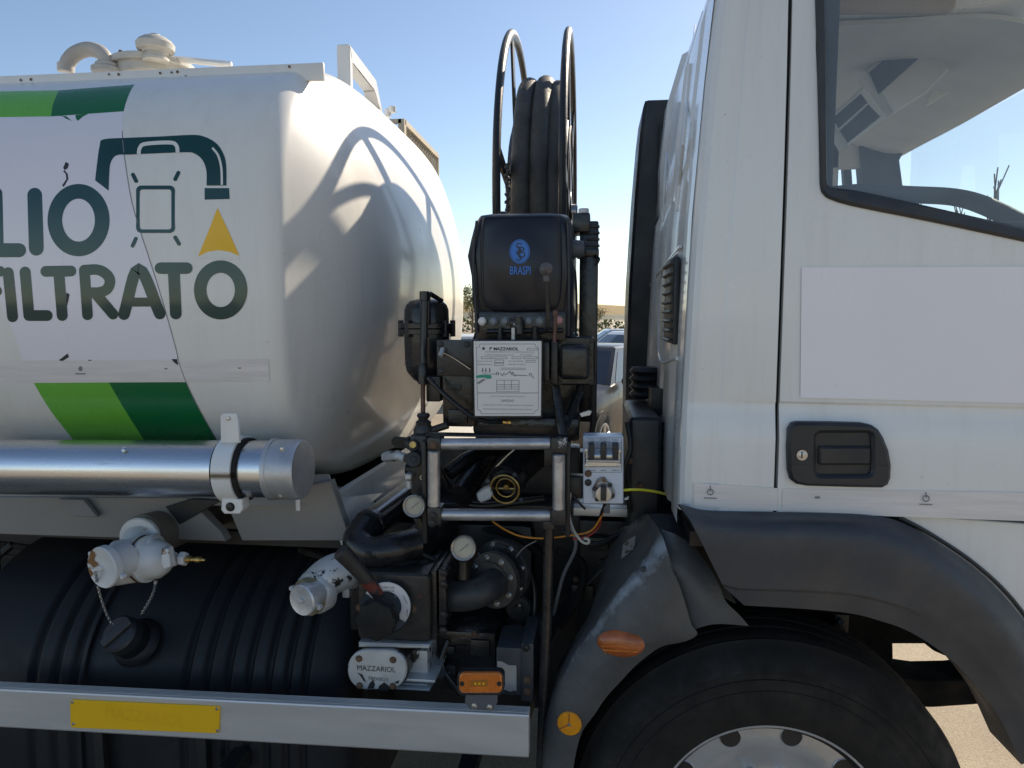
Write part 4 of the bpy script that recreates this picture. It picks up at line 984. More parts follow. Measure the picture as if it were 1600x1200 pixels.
# lever with ball knob
bm = B(); tube(bm, cat([P(u, v, Y) for u, v, Y in ((843, 520, 1.56), (853, 516, 1.53), (857, 504, 1.51), (855, 470, 1.50), (853, 435, 1.49))], 5), px(3.6, 1.5), 10); lv = part('control_lever', bm, M['black_worn'], None, 'control lever with a grey ball knob')
bm = B(); bmesh.ops.create_uvsphere(bm, u_segments=24, v_segments=16, radius=px(11, 1.49), matrix=Matrix.Translation(P(853.5, 421, 1.49))); cyl2(bm, P(853.5, 440, 1.49), P(853.5, 428, 1.49), px(5, 1.49), 12); part('ball_knob', bm, mat('worn_grey_ball', (.11, .10, .10), .5, var=.4, vscale=40, bump=.4), lv)
bm = B(); cyl2(bm, P(868, 493, 1.54), P(866, 535, 1.54), px(3, 1.54), 10); cyl2(bm, P(868, 485, 1.54), P(868, 494, 1.54), px(4.5, 1.54), 8); part('small_lever', bm, 'shaft')

# ---- data plate
YS = 1.505
bm = B(); plate(bm, [(738, 531), (848, 531), (847, 653), (740, 653)], YS+.004, .02, .001); bk = part('sign_backing', bm, 'black_metal')
bm = B(); plate(bm, [(740, 534), (741, 533), (845, 533), (846, 534), (845, 649), (844, 650), (743, 650), (742, 649)], YS, .004, .0006); sg = part('data_plate', bm, 'plate', None, 'white enamel data plate with black print and schematic')
Yi = YS-.0004
def line(u0, v0, u1, v1, w=.7, m='ink', Y=None):
    Y = Y or Yi; a_, b_ = P(u0, v0, Y), P(u1, v1, Y); d = (b_-a_).normalized(); n_ = Vector((-d.z, 0, d.x))*px(w/2, Y)
    ink.append([a_+n_, b_+n_, b_-n_, a_-n_])
def rect(u0, v0, u1, v1, w=.5): line(u0, v0, u1, v0, w); line(u1, v0, u1, v1, w); line(u1, v1, u0, v1, w); line(u0, v1, u0, v0, w)
ink = []
def flush(name, m, par):
    global ink
    bm = B()
    for k, q in enumerate(ink): 
        for p in q: p.y -= .000004*k
        bm.faces.new([bm.verts.new(p) for p in q])
    ink = []; return obj(name, bm, M[m], par, flat=True)
for a_, b_ in (((750, 537.5), (836, 537.5)), ((744.5, 543), (746, 640)), ((841.5, 543), (841, 640)), ((752, 646.5), (834, 646.5)), ((744.5, 543), (749, 542)), ((749, 542), (750, 537.5)), ((836, 537.5), (837, 541)), ((837, 541), (841.5, 543)), ((746, 640), (751, 642)), ((751, 642), (752, 646.5)), ((841, 640), (836, 642)), ((836, 642), (834, 646.5))): line(*a_, *b_, .55)
line(745.5, 614, 841, 614, .7)
rect(824, 544, 840, 547); 
for r_ in ((752, 557.5, 766, 560.5), (768, 557.5, 792, 560.5), (800, 557.5, 814, 560.5), (817.5, 557.5, 840, 560.5), (773, 562.5, 787, 566.5), (773, 567.5, 787, 571), (822, 563, 836, 566)): rect(*r_)
rect(776, 594, 811, 612); line(776, 601, 811, 601, .5); line(776, 604.5, 811, 604.5, .5); line(776, 608, 811, 608, .5); line(788, 594, 788, 608, .5); line(799, 594, 799, 608, .5)
for u in (754, 759, 765): line(u, 575, u+.3, 582, 1.1); line(u-1.5, 580, u+2, 579, .6)
line(754, 584, 770, 584.5, .6); line(770, 584.5, 776, 584, .8)
for (a_, b_) in (((776, 582), (776, 586)), ((776, 582), (779, 582)), ((779, 582), (779, 586.5)), ((782, 583), (785, 587)), ((785, 587), (788, 582)), ((788, 586), (794, 583)), ((794, 583), (797, 580)), ((797, 580), (799, 585)), ((799, 585), (802, 581)), ((800, 586), (805, 586)), ((805, 586), (824, 587)), ((800, 582), (806, 588))): line(*a_, *b_, .8)
line(782, 577.5, 822, 577.5, .4); line(832, 588, 834, 591, 1)
flush('plate_print', 'ink', sg)
bm = B(); ringt(bm, P(829, 585.5, Yi), (0, 1, 0), px(2.2, Yi), px(.35, Yi), 14, 4); part('plate_print', bm, 'ink', sg)
text('plate_heading', 'F.LLI MAZZARIOL'.replace('.LLI', "'"), 787.5, 545, 5.2, Yi, M['ink'], sg, 46, offx=.03)
bm = B(); st = []
for k in range(10):
    t = math.radians(-90+36*k); rad_ = 3.6 if k % 2 == 0 else 1.5; st.append((755.5+rad_*math.cos(t), 544.5+rad_*math.sin(t)))
plate(bm, st, Yi, .0003, .00005); part('plate_star', bm, 'ink', sg)
for s_, u, v, w in (('COSTRUZIONI MECCANICHE - VIA PONTINA KM 43.300', 796, 550, 78), ('COMPLESSO DI MISURAZIONE DEL TIPO', 780, 554.6, 46), ('TESTATA MOBILE', 822, 554.6, 20), ('PORTATA MAX LITRI', 757, 564.5, 25), ('PRESSIONE MAX', 757, 569.5, 24), ('VOLUME MINIMO', 806, 564.5, 24), ('MISURATORE N.', 808, 569.5, 28), ('SCHEMA DEL GRUPPO IDRAULICO', 802, 575.3, 40), ('QUESTO MISURATORE EROGA SOLTANTO', 793, 619.5, 56), ('GASOLIO', 793, 626, 20), ('UTENZA DELLA SISTEMA DI MISURAZIONE DI CONFORMITA', 794, 633, 82), ('REGISTRAZIONE DI PRODOTTI ESENTI DA SIGILLI PREVISTI', 793, 639.5, 78)):
    text('plate_print', s_, u, v, 3.4 if s_ == 'GASOLIO' else 1.9, Yi, M['ink'] if s_ == 'GASOLIO' else M['greyink'], sg, w)
bm = B(); plate(bm, [(744, 587), (752, 585.5), (767, 586), (768, 591), (762, 592), (757, 590), (744, 590.5)], YS-.0012, .0008, .0001); part('green_scrap', bm, 'greenink', sg)
bm = B(); plate(bm, [(745, 598), (755, 592), (759, 593), (748, 600)], YS-.001, .0006, .0001); part('smudge', bm, 'greyink', sg)
for u, v in ((743.5, 537), (842, 536.5)): 
    bm = B(); lathe(bm, P(u, v, YS), (0, -1, 0), [(0, px(2, YS)), (.0008, px(1.6, YS)), (.001, 0)], 12); part('rivet', bm, 'steel', sg)

# ---- filter box, separator drum, right hand housing
bm = B(); pbox(bm, 682, 531, 739, 588, 1.56, .02, .003); fb = part('filter_flange', bm, 'black_worn', None, 'square black flange left of the data plate')
for u, v in ((688, 538), (730, 538), (690, 580)): bolt_at(u, v, 1.56, 4.2, fb, 'black_metal')
bm = B(); tube(bm, cat([P(692, 551, 1.535), P(708, 559, 1.545), P(735, 577, 1.55)], 4), px(1, 1.54), 5); part('seal_wire', bm, 'steel', fb)
bm = B(); cyl2(bm, P(692, 545, 1.55), P(688, 556, 1.535), px(4, 1.54), 10); part('seal_plug', bm, 'cast', fb)
bm = B(); pbox(bm, 690, 560, 742, 668, 1.60, .25, .01); pbox(bm, 740, 520, 900, 690, 1.70, .2, .01); bmesh.ops.bevel; part('filter_housing', bm, 'black_paint')
bm = B(); pbox(bm, 697, 601, 721, 609, 1.597, .004, .001); part('filter_plate', bm, 'black_worn')
bm = B(); pbox(bm, 665, 588, 688, 628, 1.60, .05, .004); part('cast_bracket', bm, 'black_worn')
ca_ = P(667, 520, 1.68); s = px(1, 1.68)
zz_ = lambda v: P(667, v, 1.68).z
bm = B(); lathe(bm, Vector((ca_.x, 1.68, zz_(600))), (0, 0, 1), [(0, 0), (0, 12*s), (8*s, 22*s), (20*s, 32*s), (32*s, 35*s), (78*s, 36*s), (118*s, 35*s), (126*s, 32*s), (132*s, 26*s), (135*s, 12*s), (136*s, 0)], 40)
sd = part('separator_drum', bm, 'black_paint', None, 'black air separator canister left of the meter')
bm = B(); z_ = zz_(522); lathe(bm, Vector((ca_.x, 1.68, z_)), (0, 0, 1), [(0, 0), (0, 38*s), (1*s, 44*s), (8*s, 44*s), (9*s, 40*s), (10*s, 44*s), (17*s, 44*s), (18*s, 40*s), (19*s, 0)], 44); part('clamp_flange', bm, 'black_paint', sd)
for a in range(8):
    t = 2*math.pi*a/8+.2; bm = B(); cyl(bm, Vector((ca_.x+41*s*math.cos(t), 1.68+41*s*math.sin(t), z_-4*s)), (0, 0, 1), 26*s, 4.4*s, 8); part('bolt', bm, 'black_metal', sd)
bm = B(); pbox(bm, 655, 457, 671, 508, 1.60, .02, .005); cyl2(bm, P(663, 455, 1.60), P(663, 470, 1.60), px(8, 1.6), 12); cyl2(bm, P(672, 459, 1.62), P(690, 470, 1.66), px(4, 1.6), 8); part('separator_clip', bm, 'black_paint', sd)
bm = B(); tube(bm, [P(663, 470, 1.598), P(661, 560, 1.59), P(661, 600, 1.585)], px(6, 1.59), 10); lathe(bm, P(661, 600, 1.585), (0, 0, 1), [(0, 0), (0, px(8, 1.58)), (px(24, 1.58), px(8, 1.58)), (px(34, 1.58), px(5, 1.58)), (px(34, 1.58), 0)], 14); part('valve_rod', bm, 'black_paint')
bm = B(); cyl2(bm, P(661, 600, 1.585), P(661, 648, 1.585), px(4, 1.58), 10); part('rusty_shaft', bm, 'shaft', None, 'rusty brown shaft')
bm = B(); lathe(bm, P(662, 682, 1.57), (0, 0, 1), [(0, 0), (0, px(16, 1.57)), (px(10, 1.57), px(17, 1.57)), (px(20, 1.57), px(12, 1.57)), (px(24, 1.57), px(13, 1.57)), (px(28, 1.57), px(7, 1.57)), (px(34, 1.57), px(11, 1.57)), (px(38, 1.57), px(9, 1.57)), (px(38, 1.57), 0)], 12); cyl2(bm, P(675, 672, 1.57), P(700, 664, 1.57), px(6, 1.57), 10); part('rod_boot', bm, 'black_worn')
bm = B(); tube(bm, cat([P(u, v, Y) for u, v, Y in ((669, 590, 1.56), (690, 612, 1.55), (715, 634, 1.54), (738, 651, 1.54), (760, 658, 1.54), (786, 659, 1.54))], 5), px(4, 1.54), 10); part('breather_hose', bm, 'black_paint', None, 'thin black hose running down to a brass fitting')
bm = B(); cyl2(bm, P(786, 659, 1.54), P(793, 660, 1.54), px(4.5, 1.54), 10); cyl2(bm, P(793, 660, 1.54), P(799, 660, 1.54), px(4, 1.54), 6); part('brass_fitting', bm, M['greenbrass'] if 'greenbrass' in M else 'brass')
bm = B(); plate(bm, rr(868, 526, 930, 602, 8), 1.60, .03, .004); mh = part('motor_housing', bm, 'black_paint', None, 'square black housing with a domed cover, right of the data plate')
bm = B(); pbox(bm, 873, 538, 921, 594, 1.555, .05, .016, 4); part('domed_cover', bm, 'black_paint', mh)
for u, v in ((874, 533), (924, 533), (924, 597), (874, 598)): bolt_at(u, v, 1.60, 3.2, mh, 'black_metal')
bm = B(); pbox(bm, 848, 535, 858, 595, 1.545, .05, .003); pbox(bm, 861, 533, 871, 600, 1.56, .04, .003); part('side_bracket', bm, 'black_worn')
bm = B(); pbox(bm, 738, 651, 905, 682, 1.62, .3, .01); part('meter_base', bm, 'black_paint')
# struts below the right housing
bm = B(); cyl2(bm, P(868, 603, 1.60), P(880, 690, 1.56), px(7, 1.6), 10); cyl2(bm, P(906, 603, 1.66), P(884, 660, 1.60), px(5, 1.6), 10); cyl2(bm, P(884, 650, 1.6), P(880, 700, 1.57), px(6, 1.6), 10); part('strut', bm, 'black_paint')
bm = B(); loft(bm, [[P(900, 610, 1.66), P(912, 612, 1.66), P(912, 612, 1.68), P(900, 610, 1.68)], [P(878, 676, 1.56), P(886, 678, 1.56), P(886, 678, 1.58), P(878, 676, 1.58)], [P(880, 716, 1.55), P(886, 718, 1.55), P(886, 718, 1.57), P(880, 716, 1.57)]]); part('angle_strut', bm, 'black_worn')
bm = B(); cyl2(bm, P(928, 600, 1.72), P(925, 690, 1.72), px(4, 1.7), 8); part('strut', bm, 'black_metal')
bm = B(); pbox(bm, 855, 600, 905, 690, 1.74, .1, .01); part('post_foot', bm, 'black_paint')
bm = B(); plate(bm, [(905, 646), (920, 641), (925, 643), (922, 649), (908, 652)], 1.60, .01, .001); part('bent_tab', bm, 'alu_rail')
# tall column right of the meter
bm = B(); pbox(bm, 906, 345, 932, 660, 1.80, .10, .006); col_ = part('hydraulic_column', bm, 'black_paint', None, 'tall square black post right of the meter cover')
bm = B(); pbox(bm, 894, 332, 922, 362, 1.78, .10, .006); pbox(bm, 900, 388, 936, 400, 1.79, .10, .004); pbox(bm, 912, 350, 935, 405, 1.81, .09, .006); part('column_clamp', bm, 'black_paint', col_)
bm = B(); cyl2(bm, P(912, 334, 1.80), P(912, 326, 1.80), px(8, 1.8), 14); part('column_cap', bm, 'plate', col_, 'pale round cap')
for v in (352, 362, 372, 382):
    bm = B(); pbox(bm, 916, v, 937, v+3, 1.795, .02, .001); part('column_rib', bm, 'black_metal', col_)
bm = B(); tube(bm, cat([P(929, 400, 1.79), P(936, 404, 1.78), P(933, 412, 1.78)], 4), px(2, 1.8), 6); part('loose_strap', bm, 'black_metal', col_)
bm = B(); lathe(bm, P(888, 389, 1.70), (1, 0, 0), [(0, 0), (0, px(17, 1.7)), (px(5, 1.7), px(17, 1.7)), (px(6, 1.7), px(14, 1.7)), (px(20, 1.7), px(13, 1.7)), (px(24, 1.7), px(11, 1.7)), (px(25, 1.7), 0)], 24); part('junction_plug', bm, 'grey_plastic', None, 'slate grey round plug beside the cover')
bm = B(); tube(bm, cat([P(892, 408, 1.72), P(899, 430, 1.72), P(901, 480, 1.72), P(899, 530, 1.72)], 5), px(1.8, 1.7), 6); part('cable', bm, 'wire_b')

# ---- roller guide frame
YR = 1.46
def roller(u0, v0, u1, v1, r, Y): 
    bm = B(); cyl2(bm, P(u0, v0, Y), P(u1, v1, Y), px(r, Y), 28, .003); ro = part('guide_roller', bm, 'roller', None, None)
    ax_ = (P(u1, v1, Y)-P(u0, v0, Y)).normalized()
    return ro
roller(686, 694, 862, 693, 9.5, YR+.01)['label'] = 'upper worn steel guide roller'; roller(687, 804, 862, 805, 9.5, YR+.01)['label'] = 'lower worn steel guide roller'
roller(678, 704, 678, 792, 10.2, YR)['label'] = 'left worn steel guide roller'; roller(873, 709, 873, 797, 10, YR)['label'] = 'right worn steel guide roller'
for q in ((667, 684, 688, 704), (667, 793, 689, 822), (861, 684, 886, 709), (861, 796, 884, 822)):
    bm = B(); pbox(bm, *q, YR-.008, .045, .004); pt_ = part('roller_corner', bm, 'black_worn')
bolt_at(677, 695, YR-.009, 5, None, 'rust'); bolt_at(677, 806, YR-.009, 5, None, 'black_metal'); bolt_at(675, 817, YR-.009, 5, None, 'black_metal')
bm = B(); pbox(bm, 664, 678, 888, 686, YR+.02, .03, .003); pbox(bm, 884, 690, 890, 840, YR+.02, .03, .003); pbox(bm, 658, 690, 667, 850, YR+.02, .03, .003); part('roller_frame', bm, 'black_metal')
# ---- hose tail with brass nozzle inside the frame
bm = B(); tube(bm, cat([P(u, v, Y) for u, v, Y in ((789, 752, 1.60), (812, 728, 1.68), (845, 700, 1.80), (858, 680, 1.95))], 6), px(27, 1.65), 20); part('nozzle_hose', bm, 'hose' if 0 else 'black_paint', None, 'black hose tail leading back from the nozzle')
bm = B(); tube(bm, cat([P(u, v, Y) for u, v, Y in ((720, 775, 1.75), (745, 735, 1.85), (770, 700, 1.95), (800, 680, 2.0))], 6), px(20, 1.8), 16); tube(bm, cat([P(u, v, Y) for u, v, Y in ((700, 740, 1.8), (740, 712, 1.85), (790, 700, 1.95))], 6), px(12, 1.8), 12); part('suction_pipe', bm, 'black_paint')
nax = Vector((-.10, -1, -.12)).normalized(); c = P(789, 764, 1.555); s = px(1, 1.55)
bm = B(); lathe(bm, c, nax, [(-.10, 20*s), (-.06, 27*s), (-.02, 27*s), (-.015, 24*s), (0, 24*s), (.002, 21*s), (-.04, 19*s), (-.045, 0)], 40); nz = part('hose_nozzle', bm, 'black_paint', None, 'hose nozzle with two brass rings facing outward')
bm = B(); ringt(bm, c+nax*.002, nax, 23.5*s, 1.9*s, 44, 8); part('brass_ring', bm, 'brass', nz)
bm = B(); ringt(bm, c-nax*.008, nax, 15.5*s, 1.4*s, 40, 8); part('brass_ring', bm, 'brass', nz)
bm = B(); cyl(bm, c-nax*.04, nax, .03, 4.5*s, 12); bb = P(772, 763, 1.57); cyl2(bm, P(773, 763, 1.578), P(806, 764, 1.578), 2.5*s, 8); part('nozzle_spider', bm, 'brass', nz)
bm = B(); plate(bm, [(744, 772), (752, 766), (765, 760), (770, 772), (766, 780), (750, 787), (746, 781)], 1.55, .03, .003); part('nozzle_latch', bm, 'silverpaint', nz)
for u, v in ((762, 752), (804, 742), (814, 781)): 
    bm = B(); cyl2(bm, P(u, v, 1.56), P(u, v, 1.58), 4*s, 8); part('nozzle_lug', bm, 'black_worn', nz)

# ---- valve cluster left of the guide
Y_ = 1.52
bm = B(); pbox(bm, 640, 680, 668, 775, Y_, .07, .006); vk = part('valve_block', bm, 'black_worn', None, 'greasy black hydraulic valve block')
bm = B(); cyl2(bm, P(645, 696, 1.51), P(645, 696, 1.55), px(10, 1.5), 20); cyl2(bm, P(646, 718, 1.49), P(646, 718, 1.56), px(13, 1.5), 20); cyl2(bm, P(634, 732, 1.54), P(655, 735, 1.54), px(9, 1.5), 14); part('valve_boss', bm, 'black_metal', vk)
bm = B(); cyl2(bm, P(645, 695, 1.508), P(645, 695, 1.50), px(6, 1.5), 16); part('brass_plug', bm, 'brass', vk)
bm = B(); cyl2(bm, P(646, 718, 1.488), P(646, 718, 1.484), px(4.5, 1.5), 16); part('plug_socket', bm, 'ink', vk)
bm = B(); ringt(bm, P(660, 746, 1.518), (0, 1, 0), px(3.5, 1.5), px(1.2, 1.5), 16, 6); part('brass_ring', bm, 'steel', vk)
bm = B(); cyl2(bm, P(617, 690, 1.57), P(640, 692, 1.53), px(9, 1.5), 6); cyl2(bm, P(637, 692, 1.53), P(641, 692, 1.53), px(11, 1.5), 14); part('valve_elbow', bm, 'black_paint', vk)
bm = B(); cyl2(bm, P(602, 714, 1.60), P(624, 712, 1.55), px(9.5, 1.5), 6); cyl2(bm, P(622, 712, 1.55), P(634, 716, 1.54), px(8, 1.5), 12); part('hydraulic_fitting', bm, M['silverpaint'], vk)
bm = B(); plate(bm, rr(632, 741, 643, 750, 2), 1.50, .03, .002); cyl2(bm, P(639, 750, 1.52), P(640, 763, 1.52), px(6, 1.5), 12); part('solenoid', bm, 'cast', vk)
bm = B(); cyl2(bm, P(664, 755, 1.50), P(663, 775, 1.50), px(4, 1.5), 12); part('drain_tap', bm, 'steel', vk)
# ---- gauges
def gauge(u, v, r, Y, lab):
    s = px(1, Y); c = P(u, v, Y); a_ = (C0-c); a_ = (a_.normalized()+Vector((-.0, -1.2, .0))).normalized()
    bm = B(); lathe(bm, c-a_*.03, a_, [(0, 0), (0, r*.9*s), (.025, r*s), (.031, r*s), (.033, (r-1.4)*s), (.031, (r-3)*s), (.027, (r-3.4)*s)], 40); g = part('pressure_gauge', bm, M['gaugerim'], None, lab)
    bm = B(); lathe(bm, c-a_*.0035, a_, [(0, (r-3)*s), (.002, 0)], 40); part('gauge_dial', bm, 'gface', g)
    bm = B(); p0 = c-a_*.0005; x_ = Vector((1, 0, 0)); tube(bm, [p0-x_*r*.3*s-Vector((0, 0, r*.25*s)), p0+x_*r*.45*s+Vector((0, 0, r*.4*s))], .5*s, 4); part('gauge_needle', bm, 'greyink', g)
    return g
M['gaugerim'] = mat('worn_gauge_rim', (.62, .58, .54), .3, .9, var=.15, vscale=30)
gauge(647, 791, 18.5, 1.46, 'round pressure gauge left of the roller guide'); gauge(724, 857, 20.5, 1.46, 'round pressure gauge above the elbow pipe')
bm = B(); cyl2(bm, P(724, 876, 1.475), P(724, 905, 1.475), px(7, 1.47), 12); part('gauge_stem', bm, 'black_paint')
bm = B(); cyl2(bm, P(652, 808, 1.48), P(664, 838, 1.50), px(7, 1.47), 12); part('gauge_stem', bm, 'black_paint')
# ---- big black pipe with an elbow, rising to the right
bm = B(); tube(bm, [P(568, 828, 1.60), P(640, 773, 1.90), P(668, 752, 2.05)], px(24, 1.7), 28); rp = part('riser_pipe', bm, M['glosspipe'] if 'glosspipe' in M else M.setdefault('glosspipe', mat('glossy_black_pipe', (.02, .022, .026), .16, .3, var=.2, vscale=6, coat=.6)), None, 'glossy black pipe rising behind the pump')
bm = B(); tube(bm, cat([P(u, v, Y) for u, v, Y in ((574, 822, 1.61), (560, 845, 1.57), (578, 862, 1.55), (612, 858, 1.56), (650, 850, 1.6))], 7), px(26, 1.58), 24); part('pipe_elbow', bm, 'black_paint', rp)
bm = B(); cyl2(bm, P(574, 823, 1.605), P(580, 818, 1.63), px(27.5, 1.6), 28); part('pipe_collar', bm, 'black_paint', rp)
# ---- pump body, dial and knob
bm = B(); a_, b_ = P(556, 893, 1.50), P(672, 1005, 1.50); box(bm, (a_.x, 1.50, b_.z), (b_.x, 1.68, a_.z), .012, 3); pb_ = part('selector_valve', bm, 'black_worn', None, 'greasy black selector valve with dial and round knob')
bm = B(); tube(bm, cat([P(u, v, Y) for u, v, Y in ((608, 925, 1.56), (632, 880, 1.62), (662, 848, 1.70), (690, 825, 1.80))], 6), lambda i: px(46-i*.6, 1.58), 28); part('valve_neck', bm, 'black_paint', pb_)
bm = B(); cyl2(bm, P(604, 948, 1.50), P(604, 948, 1.478), px(43, 1.5), 40); part('dial_boss', bm, 'black_worn', pb_)
bm = B(); outer = [(603+38*math.cos(t), 948+38*math.sin(t)) for t in [math.radians(a) for a in range(-175, 66, 8)]]; innr = [(603+24*math.cos(t), 948+24*math.sin(t)) for t in [math.radians(a) for a in range(64, -176, -8)]]
plate(bm, outer+innr, 1.4765, .003, .0005); dl = part('dial_plate', bm, 'plate', pb_, 'white arc shaped dial plate')
text('dial_print', 'SCARICO CON', 606, 918, 3, 1.476, M['ink'], dl, 22); text('dial_print', 'CONTALITRI', 606, 923, 3, 1.476, M['ink'], dl, 22)
text('dial_print', 'SCARICO', 577, 930, 2.6, 1.476, M['ink'], dl, 15, rot=.8); text('dial_print', 'CHIUSO', 633, 937, 2.6, 1.476, M['ink'], dl, 15, rot=-1.1); text('dial_print', 'DIRETTO', 636, 958, 2.6, 1.476, M['ink'], dl, 14, rot=-1.7)
text('dial_print', 'CARICO', 629, 972, 2.6, 1.476, M['ink'], dl, 13, rot=-2.2)
bm = B(); s = px(1, 1.43); NK = 60
rg = []
for h, r_ in ((0, 28), (.008, 33), (.03, 34), (.038, 32), (.04, 28)):
    rg.append([P(595, 960, 1.455)+Vector((s*(r_+(1.6*math.cos(8*t) if r_ > 30 else 0))*math.cos(t), -h, s*(r_+(1.6*math.cos(8*t) if r_ > 30 else 0))*math.sin(t))) for t in [2*math.pi*k/NK for k in range(NK)]])
loft(bm, rg); cyl2(bm, P(597, 957, 1.48), P(596, 960, 1.44), px(14, 1.46), 16); part('selector_knob', bm, mat('matt_black_knob', (.008, .008, .008), .75, var=.3, bump=.3), pb_, 'large matt black knob')
bm = B(); cc_ = cat([P(u, v, Y) for u, v, Y in ((533, 862, 1.43), (552, 882, 1.445), (572, 905, 1.46), (592, 930, 1.475))], 5); n_ = len(cc_)
tube(bm, [cc_[0]+(cc_[0]-cc_[1])*.6]+cc_, lambda i: px(10 if i == 0 else 15-5*i/n_, 1.45), 14, sq=(1, .7)); part('selector_lever', bm, 'rustred', pb_, 'lever with flaking red and black paint')
for u, v in ((562, 949), (646, 951)): bolt_at(u, v, 1.50, 5, pb_, 'rust')
for u, v in ((655, 930), (650, 976)):
    bm = B(); plate(bm, [(u-4, v-6), (u+4, v-8), (u+5, v+3), (u-2, v+6)], 1.4985, .002, .0003); part('red_chip', bm, 'rustred', pb_)
# flange pair to the right, elbow, large flange
bm = B(); pbox(bm, 672, 893, 683, 1000, 1.52, .15, .003); pbox(bm, 685, 890, 697, 978, 1.51, .15, .003); fl2 = part('square_flange', bm, 'black_paint', None, 'square bolted flange on the pump side')
for v in (895, 913, 960, 985): bolt_at(693, v, 1.508, 5, fl2, 'black_metal')
bm = B(); tube(bm, cat([P(u, v, Y) for u, v, Y in ((694, 930, 1.58), (720, 932, 1.56), (748, 926, 1.56), (770, 912, 1.60), (782, 902, 1.68))], 6), px(24, 1.58), 26); ep = part('elbow_pipe', bm, 'fender' if 0 else M.setdefault('charcoal', mat('charcoal_cast_paint', (.035, .038, .042), .5, var=.2, vscale=8, bump=.3, bscale=50, dust=.25)), None, 'charcoal cast elbow pipe')
fa = Vector((-.42, -.90, .06)).normalized()
def flangedisc(u, v, Y, r, r2, par, m, rb, n=8, lab=None, th_=.018):
    c = P(u, v, Y); s = px(1, Y); bm = B(); lathe(bm, c, fa, [(-th_, 0), (-th_, r*s), (-.002, r*s), (0, (r-1)*s), (0, r2*s), (.006, r2*s), (.006, 0)], 44); d = part('round_flange', bm, m, par, lab)
    _, x_, y_ = basis(fa)
    for k in range(n):
        t = 2*math.pi*(k+.4)/n; bm = B(); bolt(bm, c+(x_*math.cos(t)+y_*math.sin(t))*rb*s, fa, 4*s, 5*s); part('bolt', bm, 'steel', d)
    return d
flangedisc(781, 893, 1.68, 51, 46, None, M['charcoal'], 44, 8, 'grey rear flange with a rim of bolts')
flangedisc(769, 907, 1.62, 46, 30, None, M['charcoal'], 37, 8, 'charcoal front flange with bright bolts')
# lower cast body and oval cover plate
bm = B(); plate(bm, [(560, 1004), (672, 1008), (670, 1014), (560, 1012)], 1.495, .15, .003); pbox(bm, 575, 1012, 669, 1064, 1.53, .12, .008); pbox(bm, 600, 1058, 680, 1068, 1.50, .14, .004); pbox(bm, 590, 1072, 672, 1081, 1.50, .14, .004); pbox(bm, 610, 1066, 668, 1074, 1.515, .1, .002); lb = part('strainer_body', bm, 'silverpaint', None, 'cast aluminium strainer body with flaking black paint')
st_ = rr(543, 1016, 635, 1078, 29, 8); bm = B(); plate(bm, rr(546, 1014, 638, 1077, 29, 8), 1.485, .05, .003); part('oval_gasket', bm, 'black_paint', lb)
bm = B(); plate(bm, st_, 1.475, .01, .003); ov = part('oval_cover', bm, 'silverpaint', lb, 'oval chipped cover plate with raised maker lettering')
for u, v in ((561, 1029), (614, 1031), (562, 1071), (614, 1072)):
    bm = B(); bolt(bm, P(u, v, 1.475), (0, -1, 0), px(4.6, 1.47), seg=8); part('bolt', bm, 'rust', lb)
o = text('cover_lettering', 'MAZZARIOL', 588, 1045, 9, 1.4738, M['ink'], lb, 66, offx=-.006); o = text('cover_lettering', 'TREVISO.I', 590, 1061, 6, 1.4738, M['ink'], lb, 34, offx=-.006)
for q in ([(558, 1051), (566, 1054), (572, 1066), (568, 1064), (563, 1056)], [(577, 1068), (583, 1062), (586, 1070), (584, 1076), (574, 1076)], [(592, 1072), (600, 1066), (610, 1074), (606, 1080), (590, 1079)], [(616, 1066), (624, 1063), (622, 1069)]):
    bm = B(); plate(bm, q, 1.4742, .001, .0002); part('paint_chip', bm, 'ink', lb)
# dark block right: pump casing, grey box, hand wheel
bm = B(); pbox(bm, 683, 985, 775, 1085, 1.62, .2, .01); part('pump_casing', bm, 'black_paint')
bm = B(); pbox(bm, 697, 1040, 712, 1055, 1.60, .03, .003); cyl2(bm, P(688, 1052, 1.58), P(688, 1052, 1.62), px(9, 1.6), 14); part('casing_boss', bm, 'black_worn')
bm = B(); pbox(bm, 775, 1011, 816, 1088, 1.52, .12, .006); pbox(bm, 814, 1005, 834, 1098, 1.515, .15, .006); gb = part('relay_box', bm, M.setdefault('relay', mat('dark_slate_box', (.05, .058, .068), .42, var=.15, vscale=8, dust=.15)), None, 'slate box with a torn silver patch')
bm = B(); plate(bm, [(777, 1033), (784, 1034), (795, 1040), (806, 1040), (807, 1044), (807, 1080), (802, 1079), (798, 1081), (777, 1074)], 1.5185, .002, .0003); part('silver_patch', bm, 'silverpaint' if 0 else 'alu_rail', gb)
for u, v in ((822, 1012), (824, 1062), (824, 1080)): bolt_at(u, v, 1.513, 5, gb, 'rust' if v > 1020 else 'black_metal')
bm = B(); s = px(1, 1.7); lathe(bm, P(812, 945, 1.72), (0, -1, 0), [(0, 0), (0, 20*s), (.006, 22*s), (.02, 22*s), (.026, 19*s), (.026, 8*s), (.032, 7*s), (.032, 0)], 30); pl_ = part('pulley', bm, 'black_metal')
bm = B(); cyl(bm, P(812, 945, 1.688), (0, -1, 0), .004, 2.5*s); part('pulley_pin', bm, 'steel', pl_)
bm = B(); pbox(bm, 790, 965, 850, 1000, 1.80, .05, .01); part('engine_bracket', bm, M['relay'])
# upright bar
bm = B(); tube(bm, [P(858, 823, 1.50), P(855, 960, 1.50), P(845, 1210, 1.49)], px(8.5, 1.5), 16); part('upright_bar', bm, 'black_paint', None, 'thick black upright bar left of the mudguard')
bm = B(); pbox(bm, 849, 815, 866, 828, 1.48, .03, .002); part('bar_clip', bm, 'black_worn')

